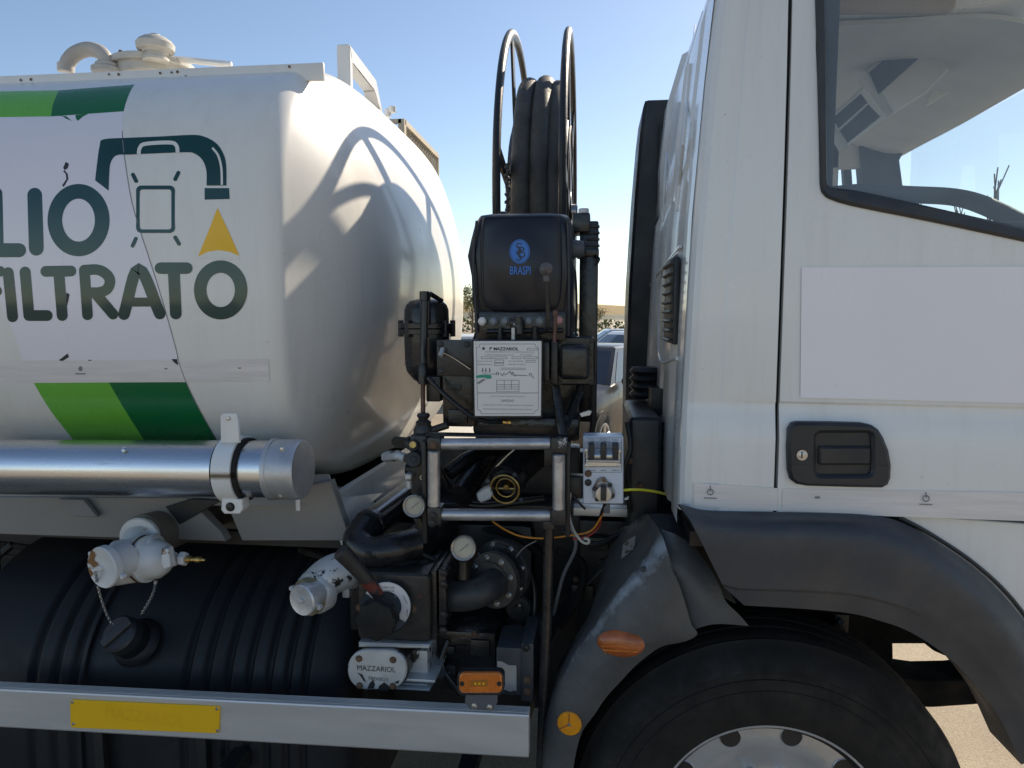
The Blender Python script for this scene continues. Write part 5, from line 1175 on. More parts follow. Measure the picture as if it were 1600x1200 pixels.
# ---- tank outlet couplings
def coupling(u, v, Y, r, ax_, m, mcap, par=None, lab=None, ml='cap', L=.05):
    c = P(u, v, Y); s = px(1, Y); a_ = Vector(ax_).normalized()
    bm = B(); lathe(bm, c, a_, [(-L, 0), (-L, r*.86*s), (-.016, r*.86*s), (-.015, r*1.0*s), (0, r*1.0*s), (.003, (r-2)*s), (.002, (r-4)*s), (.001, 5*s), (.008, 4.5*s), (.009, 0)], 44)
    cp_ = part('outlet_cap', bm, mcap, par, lab)
    _, x_, y_ = basis(a_)
    for t in (1.15, 4.4):
        d = x_*math.cos(t)+y_*math.sin(t); bm = B(); cyl2(bm, c-a_*.012+d*r*.95*s, c-a_*.012+d*(r+6)*s, 4*s, 10); cyl(bm, c-a_*.014+d*(r+5)*s-a_*.002, a_, .010, 4.5*s, 10); part('cap_ear', bm, mcap, cp_)
    return cp_
cax = (-.30, -.95, -.02)
bm = B(); cyl2(bm, P(180, 880, 1.48), P(250, 868, 1.50), px(38, 1.5), 32, .004); cyl2(bm, P(175, 885, 1.43), P(192, 874, 1.50), px(30, 1.47), 30)
cyl2(bm, P(210, 868, 1.49), P(217, 838, 1.54), px(26, 1.5), 24)
wv = part('outlet_valve', bm, 'whitevalve', None, 'white painted outlet valve with rusty edges')
bm = B(); cyl2(bm, P(216, 841, 1.530), P(222, 838, 1.546), px(35, 1.52), 32, .003); vf = part('valve_flange', bm, 'whitevalve', wv)
for u, v in ((203, 830), (225, 829), (240, 838)): bolt_at(u, v, 1.528, 4.2, vf, 'whitevalve', (-.3, -1, .1))
bm = B(); c = P(226, 873, 1.485); e_ = (P(286, 874, 1.475)-c).normalized(); s = px(1, 1.48)
lathe(bm, c, e_, [(0, 37*s), (.006, 40*s), (.012, 40*s), (.014, 36*s), (.02, 34*s), (.045, 30*s), (.052, 27*s), (.062, 20*s), (.068, 14*s), (.082, 11*s), (.082, 0)], 40); part('valve_bell', bm, 'whitevalve', wv)
bm = B(); lathe(bm, c, e_, [(-.003, 38*s), (-.003, 40.5*s), (.0, 40.5*s), (.0, 38*s)], 40); part('valve_bell_seam', bm, 'rust', wv)
bm = B(); cyl2(bm, P(282, 873, 1.47), P(291, 873, 1.47), px(12, 1.47), 6); part('hex_nut', bm, 'whitevalve', wv)
bm = B(); cyl2(bm, P(256, 872, 1.435), P(259, 872, 1.43), px(17, 1.44), 6) if 0 else plate(bm, [(252, 858), (262, 858), (266, 886), (256, 890), (251, 878)], 1.425, .02, .002); part('bell_lug', bm, 'whitevalve', wv)
bm = B(); lathe(bm, P(291, 874, 1.47), (1, .02, 0), [(0, 0), (0, 6*s), (8*s, 6*s), (9*s, 4*s), (16*s, 4*s), (17*s, 5*s), (26*s, 5*s), (27*s, 3*s), (34*s, 2.5*s), (34*s, 0)], 14); part('brass_nipple', bm, 'brass', wv)
coupling(160, 887, 1.395, 37, cax, 'whitevalve', 'whitevalve2', None, 'white round outlet cap with rusty rim', L=.06)
bm = B(); tube(bm, cat([P(u, v, Y) for u, v, Y in ((222, 838, 1.55), (262, 826, 1.65), (310, 806, 1.75), (360, 784, 1.9))], 5), px(36, 1.6), 26); part('outlet_pipe', bm, mat('taupe_pipe', (.14, .125, .11), .55, var=.2, vscale=6, dust=.3), None, 'taupe pipe running from the outlet valve up under the tank')
# chains
def chain(pts, Y0, Y1, r=3.0):
    C = cat([P(u, v, Y0+(Y1-Y0)*i/(len(pts)-1)) for i, (u, v) in enumerate(pts)], 12); L = sum((C[i+1]-C[i]).length for i in range(len(C)-1)); n_ = max(2, int(L/px(6.0, Y0)))
    pos = 0; out = []; acc = [0]
    for i in range(len(C)-1): acc.append(acc[-1]+(C[i+1]-C[i]).length)
    bm = B(); sp = []
    for k in range(n_+1):
        d = L*k/n_; i = max(j for j in range(len(C)-1) if acc[j] <= d+1e-9); t = (d-acc[i])/max(1e-9, acc[i+1]-acc[i]); sp.append(C[i].lerp(C[i+1], min(1, t)))
    links = []
    for k in range(n_):
        c = (sp[k]+sp[k+1])/2; d = (sp[k+1]-sp[k]); l_ = d.length*.72; d.normalize(); _, x_, y_ = basis(d, (0, 1, .01)); w = x_ if k % 2 else y_
        bm = B(); tube(bm, [c+d*l_*math.cos(t)+w*px(2.4, Y0)*math.sin(t) for t in [2*math.pi*q/12 for q in range(12)]], px(.9, Y0), 5, closed=True); links.append(part('chain_link', bm, 'steel', ch))
    return links
bm = B(); cyl2(bm, P(150, 893, 1.383), P(150, 899, 1.383), px(3, 1.38), 8); ch = part('cap_chain', bm, 'steel', None, 'small steel chain from the outlet cap to the filler cap')
chain([(150, 897), (152, 912), (158, 935), (166, 958), (175, 975)], 1.38, 1.47)
bm = B(); cyl2(bm, P(243, 908, 1.43), P(243, 912, 1.43), px(3, 1.44), 8); ch = part('cap_chain', bm, 'steel', None, 'small steel chain hanging from the outlet valve')
chain([(243, 911), (240, 925), (232, 942), (221, 960)], 1.44, 1.50)
# second coupling, silver
bm = B(); tube(bm, cat([P(u, v, Y) for u, v, Y in ((488, 926, 1.50), (515, 900, 1.52), (545, 890, 1.55), (580, 885, 1.60))], 5), px(33, 1.5), 28); sc = part('outlet_valve', bm, 'silverpaint', None, 'silver outlet valve with worn black paint')
bm = B(); c = P(492, 925, 1.49); a2 = Vector((-.42, -.9, -.05)).normalized(); s = px(1, 1.48); lathe(bm, c, a2, [(-.02, 0), (-.02, 37*s), (.004, 37*s), (.010, 34*s), (.010, 0)], 40); part('valve_collar', bm, 'silverpaint', sc)
bm = B(); lathe(bm, P(486, 930, 1.475), a2, [(-.02, 0), (-.02, 31*s), (.014, 31*s), (.014, 0)], 36); part('yellowed_seal', bm, mat('yellowed_gasket', (.24, .21, .12), .6, var=.3, vscale=20), sc)
coupling(472, 938, 1.43, 27, (-.34, -.94, -.02), 'cast', M.setdefault('capsilver', mat('scratched_silver_cap', (.62, .62, .62), .38, .5, var=.2, vscale=25, bump=.3, bscale=60, col2=(.2, .18, .13), mix2=(.66, .68), scale2=16, rough2=.7)), None, 'scratched silver outlet cap', L=.05)
bm = B(); pbox(bm, 533, 888, 546, 935, 1.52, .08, .004); part('valve_flange', bm, 'silverpaint', sc)
bm = B(); pbox(bm, 545, 880, 560, 985, 1.56, .10, .004); part('valve_flange', bm, 'black_paint', sc)

# ---- switch box
YB = 1.50
bm = B(); plate(bm, rr(911, 682, 974, 787, 2), YB, .05, .002); sb = part('switch_box', bm, 'bluebox', None, 'pale blue switch box with three toggles and a round switch')
def lin(q, w=.5): line(*q, w, Y=YB-.0006)
for q in ((914, 684, 971, 684), (914, 684, 914, 738), (971, 684, 971, 738), (933, 684, 933, 700), (952, 684, 952, 700), (914, 691, 971, 691), (914, 738, 971, 738)): lin(q)
flush('box_print', 'ink', sb)
for s_, u, v, w in (('VALVOLA', 923.5, 686, 13), ('DI FONDO', 923.5, 689.2, 13), ('VALVOLA', 942.5, 686, 13), ('DI FONDO', 942.5, 689.2, 13), ('POMPA', 961.5, 687.5, 11), ('APERTA', 923, 694, 13), ('APERTA', 942, 694, 13), ('INSERITA', 962, 694, 13), ('CHIUSA', 924, 735, 13), ('ARIA', 943, 735, 9), ('APERTA', 962, 735, 13)):
    text('box_print', s_, u, v, 2.1, YB-.0006, M['ink'], sb, w)
bm = B(); plate(bm, rr(914, 702, 970, 730, 5), YB-.006, .008, .002); gd = part('toggle_guard', bm, M['steel'], sb)
bm = B(); cyl2(bm, P(918, 712, YB-.008), P(966, 712, YB-.008), px(8, YB), 24); part('toggle_barrel', bm, 'steel', gd) 
for u in (924, 943, 962):
    bm = B(); pbox(bm, u-4.5, 694, u+4.5, 719, YB-.034, .03, .003); part('toggle_switch', bm, 'ink', sb)
bm = B(); pbox(bm, 915, 718, 969, 724, YB-.014, .012, .003); part('toggle_lip', bm, 'roller', gd)
for u, v in ((917, 704), (967, 705), (967, 727), (917, 727)): bolt_at(u, v, YB-.006, 2.6, gd)
bm = B(); plate(bm, [(934, 749), (939, 746), (945, 746), (950, 753), (956, 760), (961, 768), (960, 778), (953, 781), (945, 784), (936, 782), (927, 778), (925, 764), (928, 760)], YB-.006, .006, .0015); rs_ = part('round_switch', bm, M['rustplate'] if 'rustplate' in M else 'cast', sb)
bm = B(); s = px(1, YB); lathe(bm, P(943, 770, YB-.006), (0, -1, 0), [(0, 15*s), (.005, 14*s), (.012, 12*s), (.013, 0)], 28); part('switch_boss', bm, 'steel', rs_)
bm = B(); a_ = P(943, 770, YB-.018); box(bm, a_+Vector((-4.5*s, -.012, -11*s)), a_+Vector((4.5*s, .008, 11*s)), .002); part('switch_grip', bm, 'ink', rs_)
for u, v in ((929, 764), (953, 758), (957, 774), (933, 780)): bolt_at(u, v, YB-.006, 2.8, rs_, 'black_metal')
for u, v, mm in ((919, 740, 'rust'), (919, 754, 'black_metal')): bolt_at(u, v, YB-.001, 4.2, sb, mm)
# wires
def wire(pts, r, m, lab=None):
    bm = B(); tube(bm, cat([P(*q) for q in pts], 8), px(r, 1.5), 8); return part('wire', bm, m, None, lab)
wire([(974, 766, 1.51), (990, 765, 1.51), (1010, 766, 1.53), (1028, 769, 1.56), (1040, 772, 1.60)], 2.2, 'wire_y', 'yellow wire leading to the cab')
wire([(770, 815, 1.58), (790, 828, 1.56), (815, 838, 1.55), (850, 841, 1.54), (895, 836, 1.54), (925, 828, 1.54), (945, 797, 1.53)], 1.7, 'wire_o', 'orange wire looping below the switch box')
wire([(895, 842, 1.55), (918, 838, 1.55), (936, 822, 1.55), (940, 797, 1.54)], 1.7, 'wire_r', 'red wire below the switch box')
wire([(891, 770, 1.52), (889, 800, 1.52), (895, 826, 1.51), (908, 845, 1.50), (918, 849, 1.50), (920, 843, 1.50), (912, 841, 1.50)], 2.2, 'wire_w', 'cream cable curling down')
wire([(945, 787, 1.52), (936, 812, 1.54), (925, 830, 1.56)], 2.4, 'wire_b'); wire([(896, 775, 1.52), (905, 786, 1.52), (914, 795, 1.53)], 2, 'wire_b')
wire([(838, 845, 1.6), (820, 855, 1.62), (806, 870, 1.64)], 1.2, 'greyink')
bm = B(); pbox(bm, 943, 787, 953, 803, 1.52, .03, .003); part('cable_gland', bm, 'grey_plastic')
bm = B(); pbox(bm, 885, 745, 912, 780, 1.53, .04, .005); part('box_bracket', bm, 'black_worn')
bm = B(); plate(bm, [(975, 779), (983, 776), (982, 781), (975, 782)], 1.51, .005, .001); part('wire_tag', bm, 'cast')
# ---------------------------------------------------------------- air intake, bellows, mudguard, wheel arch, wheel
bm = B(); ring_ = []
xs_ = lambda u, v, Y: P(u, v, Y).x
zt0 = P(1005, 181, 2.6).z
for z, x0_, x1_ in ((.78, .115, .215), (1.0, .110, .215), (1.3, .108, .213), (1.6, .113, .216), (1.9, .128, .222), (2.10, .142, .228), (zt0-.02, .150, .236), (zt0, .156, .238)):
    ring_.append([Vector((x, y, z)) for x, y in ((x0_+.01, 2.42), (x0_, 2.43), (x0_-.0, 2.70), (x0_+.01, 2.72), (x1_, 2.72), (x1_, 2.42))])
loft(bm, ring_); part('air_intake', bm, 'plastic', None, 'tall black plastic air intake duct behind the cab', ang=.5)
bm = B(); tube(bm, [P(1006, 205, 2.5), P(1022, 208, 2.5), P(1028, 212, 2.52)], px(5, 2.4), 8); tube(bm, [Vector((.205, 2.40, z)) for z in (1.0, 1.6, 2.12)], .006, 6); part('intake_clip', bm, 'plastic')
bm = B(); tube(bm, [Vector((.185-.0003*i, 1.80, .98+i*.0105)) for i in range(26)], lambda i: .038 if i % 2 else .029, 22); part('bellows', bm, 'plastic', None, 'black ribbed rubber bellows')
bm = B(); box(bm, (.085, 1.72, .70), (.165, 2.1, 1.26), .02, 3); part('air_filter_housing', bm, 'plastic', None, 'black air filter housing beside the cab')
bm = B(); tube(bm, [Vector((.15, 2.05, 1.27+i*.011)) for i in range(9)], lambda i: .05 if i % 2 else .04, 22); part('bellows', bm, 'plastic')
bm = B(); box(bm, (.150, 1.90, 1.24), (.20, 2.0, 1.31), .004); part('hinge_block', bm, 'black_metal')
bm = B(); box(bm, (.16, 1.75, .92), (.40, 1.9, 1.06), .01); part('cab_mount', bm, 'shade_black')
# lower cab corner trim and front lower corner panel
bm = B(); plate(bm, [(1405, 806), (1470, 808), (1760, 830), (1760, 1160), (1690, 1100), (1600, 975), (1520, 890)], 1.43, .02, .002); part('front_corner_panel', bm, 'cab_paint', None, 'white front corner panel above the wheel arch')
bm = B(); plate(bm, [(1062, 784), (1083, 790), (1083, 800), (1066, 795)], 1.43, .03, .002); part('corner_trim', bm, 'cab_paint')
# wheel arch trim
top = [(1060, 787), (1100, 797), (1160, 799), (1218, 800), (1300, 802), (1355, 805), (1400, 813), (1450, 838), (1520, 885), (1580, 944), (1640, 1030), (1700, 1150)]
m1 = [(1078, 812), (1112, 822), (1168, 828), (1222, 830), (1300, 832), (1355, 838), (1400, 850), (1445, 873), (1505, 915), (1560, 970), (1615, 1055), (1668, 1165)]
m2 = [(1128, 912), (1150, 918), (1185, 920), (1225, 921), (1295, 924), (1345, 930), (1390, 941), (1430, 955), (1485, 985), (1530, 1025), (1585, 1095), (1625, 1180)]
m3 = [(1131, 917), (1152, 922), (1186, 924), (1226, 925), (1294, 928), (1344, 934), (1388, 945), (1427, 960), (1480, 991), (1524, 1031), (1578, 1100), (1618, 1184)]
bt = [(1163, 946), (1180, 947), (1200, 948), (1235, 950), (1290, 954), (1338, 960), (1378, 971), (1415, 984), (1462, 1012), (1506, 1050), (1558, 1115), (1596, 1195)]
bi = [(1163, 940), (1180, 940), (1200, 941), (1235, 943), (1290, 946), (1338, 952), (1378, 962), (1415, 976), (1462, 1004), (1506, 1042), (1558, 1108), (1596, 1190)]
Ys = [1.405, 1.345, 1.35, 1.356, 1.362, 1.66]
rows = [[(u, v, Y) for u, v in r] for r, Y in zip((top, m1, m2, m3, bt, bi), Ys)]
rows = [[(u, v, 1.425) for u, v in top]]+rows
bm = B(); V = [[P(*q) for q in r] for r in rows]
# inner lip keeps the same heights, only deeper
V[-1] = [Vector((p.x, 1.47, p.z)) for p in V[-2]]
ccs = [cat(r, 4) for r in V]; 
prof_ = []
cols = list(zip(*ccs)); out = []
for c in cols:
    a_ = cat(c[1:4], 6); out.append([c[0]]+a_+[c[4], c[5], c[6]])
loft(bm, out, cap=False, closed=False); bmesh.ops.recalc_face_normals(bm, faces=bm.faces[:]); bmesh.ops.solidify(bm, geom=bm.faces[:], thickness=.004)
wa = part('wheel_arch', bm, 'fender', None, 'dark grey plastic wheel arch trim', ang=.5)
bm = B(); tube(bm, cat([P(u, v, 1.424) for u, v in [(1404, 808), (1450, 832), (1522, 880), (1584, 939), (1646, 1027)]], 6), px(3, 1.42), 8); part('arch_seal', bm, 'rubberseal', wa)
# mudguard: front face, ridge and tread-covering outer face
rows = [
 [(1004, 806, 1.80), (1008, 804, 1.68), (1016, 806, 1.58), (1032, 830, 1.50), (1042, 858, 1.462), (1046, 870, 1.455), (1049, 884, 1.45)],
 [(976, 826, 1.80), (983, 829, 1.66), (998, 842, 1.57), (1014, 862, 1.49), (1024, 880, 1.455), (1042, 893, 1.45), (1060, 910, 1.448)],
 [(951, 868, 1.80), (957, 872, 1.65), (968, 884, 1.56), (980, 900, 1.49), (990, 914, 1.455), (1030, 925, 1.44), (1071, 945, 1.446)],
 [(934, 922, 1.80), (938, 924, 1.64), (943, 930, 1.56), (950, 938, 1.49), (962, 946, 1.455), (1010, 955, 1.435), (1080, 975, 1.446)],
 [(919, 965, 1.80), (922, 966, 1.62), (925, 970, 1.54), (929, 974, 1.485), (938, 980, 1.455), (990, 985, 1.432), (1086, 994, 1.446)],
 [(893, 1008, 1.80), (895, 1009, 1.62), (897, 1011, 1.54), (901, 1014, 1.48), (910, 1018, 1.453), (960, 1022, 1.432), (1022, 1016, 1.446)],
 [(870, 1054, 1.80), (871, 1055, 1.62), (873, 1056, 1.54), (877, 1058, 1.475), (886, 1060, 1.452), (925, 1064, 1.435), (972, 1060, 1.446)],
 [(854, 1104, 1.80), (855, 1104, 1.62), (857, 1105, 1.54), (861, 1106, 1.472), (870, 1108, 1.45), (898, 1110, 1.437), (932, 1110, 1.446)],
 [(846, 1154, 1.80), (847, 1154, 1.62), (849, 1155, 1.54), (852, 1156, 1.472), (860, 1157, 1.45), (882, 1157, 1.437), (906, 1152, 1.446)],
 [(842, 1220, 1.80), (843, 1220, 1.62), (844, 1221, 1.54), (846, 1222, 1.472), (852, 1223, 1.45), (868, 1223, 1.437), (893, 1215, 1.446)],
 [(842, 1290, 1.80), (843, 1290, 1.62), (844, 1291, 1.54), (846, 1292, 1.472), (852, 1293, 1.45), (868, 1293, 1.437), (886, 1285, 1.446)]]
bm = B(); sheet(bm, rows, 4, 6)
rn = random.Random(3); cr = [(Vector((rn.uniform(-1, 1), rn.uniform(-.3, .3), rn.uniform(-1, 1))).normalized(), rn.uniform(14, 60), rn.uniform(0, 6)) for _ in range(9)]
bm.normal_update()
for v in bm.verts:
    d_ = sum(abs(math.sin(v.co.dot(a)*f+ph)) for a, f, ph in cr)/9-.6; v.co += v.normal*d_*.011
bmesh.ops.solidify(bm, geom=bm.faces[:], thickness=.003); mg = part('mudguard', bm, 'mudguard', None, 'scuffed grey plastic mudguard with pale scrapes along its ridge', ang=.9)
rg_ = cat([P(*q) for q in ((1036, 848, 1.47), (1012, 876, 1.46), (985, 912, 1.455), (955, 945, 1.455), (934, 976, 1.46), (905, 1016, 1.46), (882, 1060, 1.46), (862, 1110, 1.46))], 6)
ew = mg.data.attributes.new('scuff', 'FLOAT', 'POINT')
for i, v in enumerate(mg.data.vertices):
    w = v.co/K+WL[mg.name]; dd = min(((w-q).length, j) for j, q in enumerate(rg_)); j = dd[1]/len(rg_)
    ew.data[i].value = max(0, 1-dd[0]/(.055-.035*j))*(.85-.45*j)
rows = [[(1030, 826, 1.52), (1052, 834, 1.50), (1085, 856, 1.50)], [(1044, 866, 1.475), (1075, 880, 1.47), (1118, 905, 1.47)], [(1052, 890, 1.465), (1090, 915, 1.455), (1132, 938, 1.46)], [(1068, 930, 1.462), (1100, 945, 1.45), (1152, 958, 1.46)], [(1080, 984, 1.462), (1115, 974, 1.45), (1169, 977, 1.46)]]
bm = B(); sheet(bm, rows, 4, 4, .004); part('mudguard_flap', bm, 'mudguard', mg, 'rear lip of the mudguard tucked under the wheel arch')
bm = B(); sheet(bm, [[(1008, 803, 1.63), (1045, 803, 1.64), (1082, 812, 1.64)], [(1028, 826, 1.545), (1062, 834, 1.57), (1102, 850, 1.60)], [(1042, 858, 1.50), (1082, 878, 1.525), (1128, 902, 1.56)], [(1052, 888, 1.485), (1100, 915, 1.50), (1150, 942, 1.53)]], 4, 4, .003); part('mudguard_top', bm, 'mudguard', mg)
bm = B(); sheet(bm, [[(962, 872, 1.84), (948, 874, 1.86)], [(935, 898, 1.84), (918, 905, 1.88)], [(905, 930, 1.84), (885, 940, 1.9)], [(885, 960, 1.84), (866, 965, 1.9)], [(862, 1010, 1.84), (852, 1010, 1.9)]], 3, 3, .006); part('inner_mudguard', bm, 'mudguard', mg)
bm = B(); c_ = [P(975, 847, 1.618), P(992, 840, 1.618), P(990, 862, 1.592), P(970, 874, 1.60)]
q4 = [(974, 848), (993, 837), (991, 858), (970, 874)]
bm = B(); plate(bm, q4, 1.545, .002, .0002); part('torn_label', bm, 'label_grey', mg, 'torn grey sticker')
for u, v, Y in ((994, 817, 1.60), (1006, 890, 1.46)):
    bm = B(); bolt(bm, P(u, v, Y), (-.3, -1, .3), px(4, 1.5)); part('mudguard_screw', bm, 'black_metal', mg)
bm = B(); a_ = Vector((-.1, -1, 0)).normalized(); s = px(1, 1.42); c = P(970, 1004, 1.438)
lathe(bm, c, a_, [(0, 0), (0, 38*s), (.004, 38.5*s), (.006, 37*s), (.013, 32*s), (.018, 22*s), (.020, 0)], 44, hint=(1, 0, 0), sy=.60)
sl_ = part('side_lamp', bm, 'amber_d', None, 'weathered oval amber side lamp on the mudguard')
bm = B(); ringt(bm, c+a_*.003, a_, 38*s, 1.2*s, 44, 6, sx=.60); part('lamp_rim', bm, 'capsilver' if 0 else 'grey_plastic', sl_)
bm = B(); tube(bm, [c+a_*.0185+Vector((x*s, 0, -7*s-.0)) for x in (-28, 0, 28)], 1.6*s, 6); part('lens_rib', bm, 'amber', sl_)
for x in range(-24, 30, 8):
    bm = B(); tube(bm, [c+a_*.0175+Vector((x*s, 0, -9*s)), c+a_*.012+Vector((x*s, 0, -17*s))], .7*s, 5); part('lens_rib', bm, 'amber', sl_)
bm = B(); tube(bm, cat([c+a_*z_+Vector((x*s, 0, y*s)) for x, y, z_ in ((-30, -4, .012), (-14, 1, .019), (2, 1, .020), (20, -5, .018))], 4), 1.3*s, 6); part('lens_rib', bm, 'amber', sl_)
bm = B(); c = P(890, 1129, 1.436); lathe(bm, c, a_, [(0, 0), (0, 20*s), (.004, 20.5*s), (.007, 19*s), (.008, 0)], 36); rf = part('round_reflector', bm, 'amber_y', None, 'round yellow orange reflector on the mudguard')
bm = B(); cyl(bm, c+a_*.008, a_, .0015, 2.8*s, 12); part('reflector_screw', bm, 'steel', rf)
for k in range(3):
    t = math.radians(90+120*k); d = Vector((math.cos(t), 0, math.sin(t))); bm = B(); tube(bm, [c+a_*.0078+d*3*s, c+a_*.0078+d*18.5*s], .9*s, 4); part('reflector_rib', bm, 'amber_d', rf)

# ---- front wheel
WX, WZ = P(1205, 1323, 1.46).x, .399
WYo = 1.475
R_ = WZ+.004
def wheel(x, yo, far=False):
    sgn = 1 if not far else -1
    prof = []
    pts_ = [(.230, .012), (.240, -.004), (.262, -.012), (.30, -.016), (.322, -.015), (.323, -.0165), (.327, -.0165), (.328, -.0145), (.345, -.013), (.346, -.0145), (.350, -.0142), (.351, -.0115), (.362, -.010), (.364, -.0115), (.372, -.009), (.392, .004), (.405, .018), (.412, .026), (.418, .030), (.4185, .036), (.420, .040), (.4225, .045), (.4235, .072), (.418, .074), (.418, .082), (.424, .084), (.4248, .115), (.418, .117), (.418, .125), (.425, .127), (.425, .155), (.418, .157), (.418, .165), (.4235, .167), (.4225, .195), (.410, .220), (.37, .238), (.30, .242), (.24, .232), (.23, .22)]
    prof = [(y, r*1.003) for r, y in pts_]
    bm = B(); lathe(bm, (x, yo, WZ), (0, sgn, 0), prof, 120); ty = part('tyre', bm, 'rubber', None, 'worn black truck tyre', ang=.5)
    # fine shoulder grooves
    bm = B(); sc_ = .235/.235
    dish = [(.0, .244), (-.003, .250), (-.007, .248), (-.006, .243), (.006, .2405), (.020, .2385), (.030, .2365), (.0345, .232), (.036, .20), (.037, .18), (.041, .168), (.050, .15), (.050, .11), (.046, .085), (.03, .078), (.03, .0)]
    lathe(bm, (x, yo, WZ), (0, sgn, 0), dish, 96); lathe(bm, (x, yo, WZ), (0, sgn, 0), [(.0, .239), (.06, .235), (.2, .235)], 96); rm = part('wheel_rim', bm, 'rim', None, 'silver painted steel wheel rim with round hand holes', ang=.6)
    for k in range(10):
        t = math.radians(95+18+36*k); c = Vector((x+math.cos(t)*.208, yo+sgn*.0348, WZ+math.sin(t)*.208))
        bm = B(); lathe(bm, c, (0, -sgn, 0), [(-.02, .0235), (.0008, .0235), (.0016, .0225), (.0006, .0215), (-.02, .0215)], 26); part('hole_rim', bm, 'rim', rm)
        bm = B(); lathe(bm, c, (0, -sgn, 0), [(-.001, .0218), (.0012, .0218), (.0012, 0)], 26); part('hand_hole', bm, 'ink', rm)
    for k in range(10):
        t = 2*math.pi*k/10; bm = B(); bolt(bm, (x+math.cos(t)*.105, yo+sgn*.050, WZ+math.sin(t)*.105), (0, -sgn, 0), .013, .02); part('wheel_nut', bm, 'steel', rm)
wheel(WX, WYo); wheel(WX, 3.22, True)
bm = B(); cyl2(bm, (WX, 1.6, WZ), (WX, 3.1, WZ), .05, 20); part('front_axle', bm, 'black_metal')
# spring, chassis and valance seen through the arch
bm = B(); plate(bm, [(1250, 1055), (1400, 1056), (1450, 1063), (1505, 1062), (1560, 1055), (1600, 1070), (1700, 1090), (1700, 1096), (1590, 1097), (1460, 1106), (1270, 1105)], 1.80, .10, .004); part('front_valance', bm, 'shade_black', None, 'dark bumper bracket bar below the cab')
bm = B(); plate(bm, [(1150, 930), (1660, 930), (1660, 1060), (1556, 1042), (1540, 1032), (1500, 1027), (1478, 1026), (1460, 1018), (1446, 1007), (1396, 1007), (1397, 1055), (1150, 1055)], 1.85, .12, .006); part('arch_liner', bm, 'shade_black', None, 'dark liner and steering gear behind the wheel')
bm = B(); box(bm, (.16, 1.70, .80), (1.3, 1.9, 1.04), .01); part('cab_underframe', bm, 'shade_black')
bm = B(); pbox(bm, 1305, 960, 1325, 1000, 1.82, .02, .002); cyl2(bm, P(1314, 973, 1.818), P(1314, 973, 1.80), px(5, 1.8), 12); part('spring_hanger', bm, 'black_worn')
bm = B(); cyl2(bm, P(1240, 1080, 1.75), P(1390, 1072, 1.75), .03, 16); part('tie_rod', bm, 'black_metal')
# rear wheels, mostly for shade beneath
bm = B(); box(bm, (-4.5, 1.98, .40), (-1.2, 3.0, .93), .02); part('rear_running_gear', bm, 'black_metal')
bm = B(); box(bm, (-1.5, 2.75, .28), (.05, 3.25, .80), .04); part('far_side_locker', bm, 'black_metal')

rnd = random.Random(11)
for pts, r, mm, nm in (
  ([(470, 860, 1.8), (520, 880, 1.75), (548, 930, 1.72), (540, 1000, 1.7)], 7, 'black_paint', 'air_hose'),
  ([(440, 870, 1.85), (470, 895, 1.8), (450, 920, 1.78), (430, 960, 1.8)], 9, 'rubber', 'air_hose'),
  ([(700, 985, 1.66), (740, 970, 1.7), (790, 985, 1.72), (840, 960, 1.75)], 6, 'wire_b', 'air_hose'),
  ([(690, 870, 1.9), (730, 830, 1.92), (800, 835, 1.9), (850, 870, 1.9)], 8, 'rubber', 'air_hose'),
  ([(870, 860, 1.78), (910, 880, 1.8), (905, 930, 1.82), (875, 980, 1.82)], 7, 'rubber', 'air_hose'),
  ([(880, 830, 1.75), (930, 850, 1.74), (965, 835, 1.76), (1000, 815, 1.78)], 5, 'wire_b', 'cable'),
  ([(880, 800, 1.7), (900, 850, 1.72), (880, 900, 1.75), (865, 960, 1.78)], 3, 'greyink', 'cable'),
  ([(0, 850, 1.85), (120, 862, 1.85), (260, 850, 1.86), (420, 866, 1.85), (545, 862, 1.85)], 6, 'rubber', 'cable'),
  ([(0, 868, 1.84), (150, 878, 1.83), (300, 866, 1.84), (440, 880, 1.83)], 3, 'wire_b', 'cable'),
  ([(640, 830, 1.6), (652, 860, 1.58), (690, 880, 1.6)], 4, 'wire_b', 'cable'),
  ([(700, 1000, 1.62), (690, 1040, 1.6), (720, 1085, 1.6)], 5, 'black_paint', 'air_hose'),
  ([(790, 850, 1.72), (830, 900, 1.72), (835, 960, 1.7), (820, 1010, 1.7)], 4, 'wire_b', 'cable'),
  ([(672, 700, 1.75), (700, 760, 1.78), (740, 790, 1.8), (850, 780, 1.85)], 6, 'wire_b', 'cable'),
  ([(980, 660, 1.7), (985, 700, 1.68), (975, 740, 1.68), (985, 800, 1.7)], 4, 'wire_b', 'cable')):
    bm = B(); tube(bm, cat([P(*q) for q in pts], 8), px(r, 1.7), 10); part(nm, bm, mm)
for u, v, Y in ((372, 880, 1.88), (375, 886, 1.88), (60, 872, 1.88), (200, 868, 1.88), (330, 862, 1.88), (470, 856, 1.88), (700, 960, 1.6), (742, 990, 1.615), (760, 1060, 1.615), (900, 905, 1.89), (940, 880, 1.89), (985, 720, 1.71), (1000, 760, 1.71)):
    bolt_at(u, v, Y, 4, None, 'rust')
for u, v, w, h, Y in ((690, 1010, 20, 12, 1.61), (735, 1000, 30, 26, 1.612), (560, 1062, 14, 30, 1.6), (850, 700, 20, 30, 1.6), (700, 640, 30, 22, 1.59), (893, 915, 34, 40, 1.88), (920, 840, 30, 22, 1.86)):
    bm = B(); pbox(bm, u, v, u+w, v+h, Y, .03, .003); part('small_bracket', bm, 'black_worn')
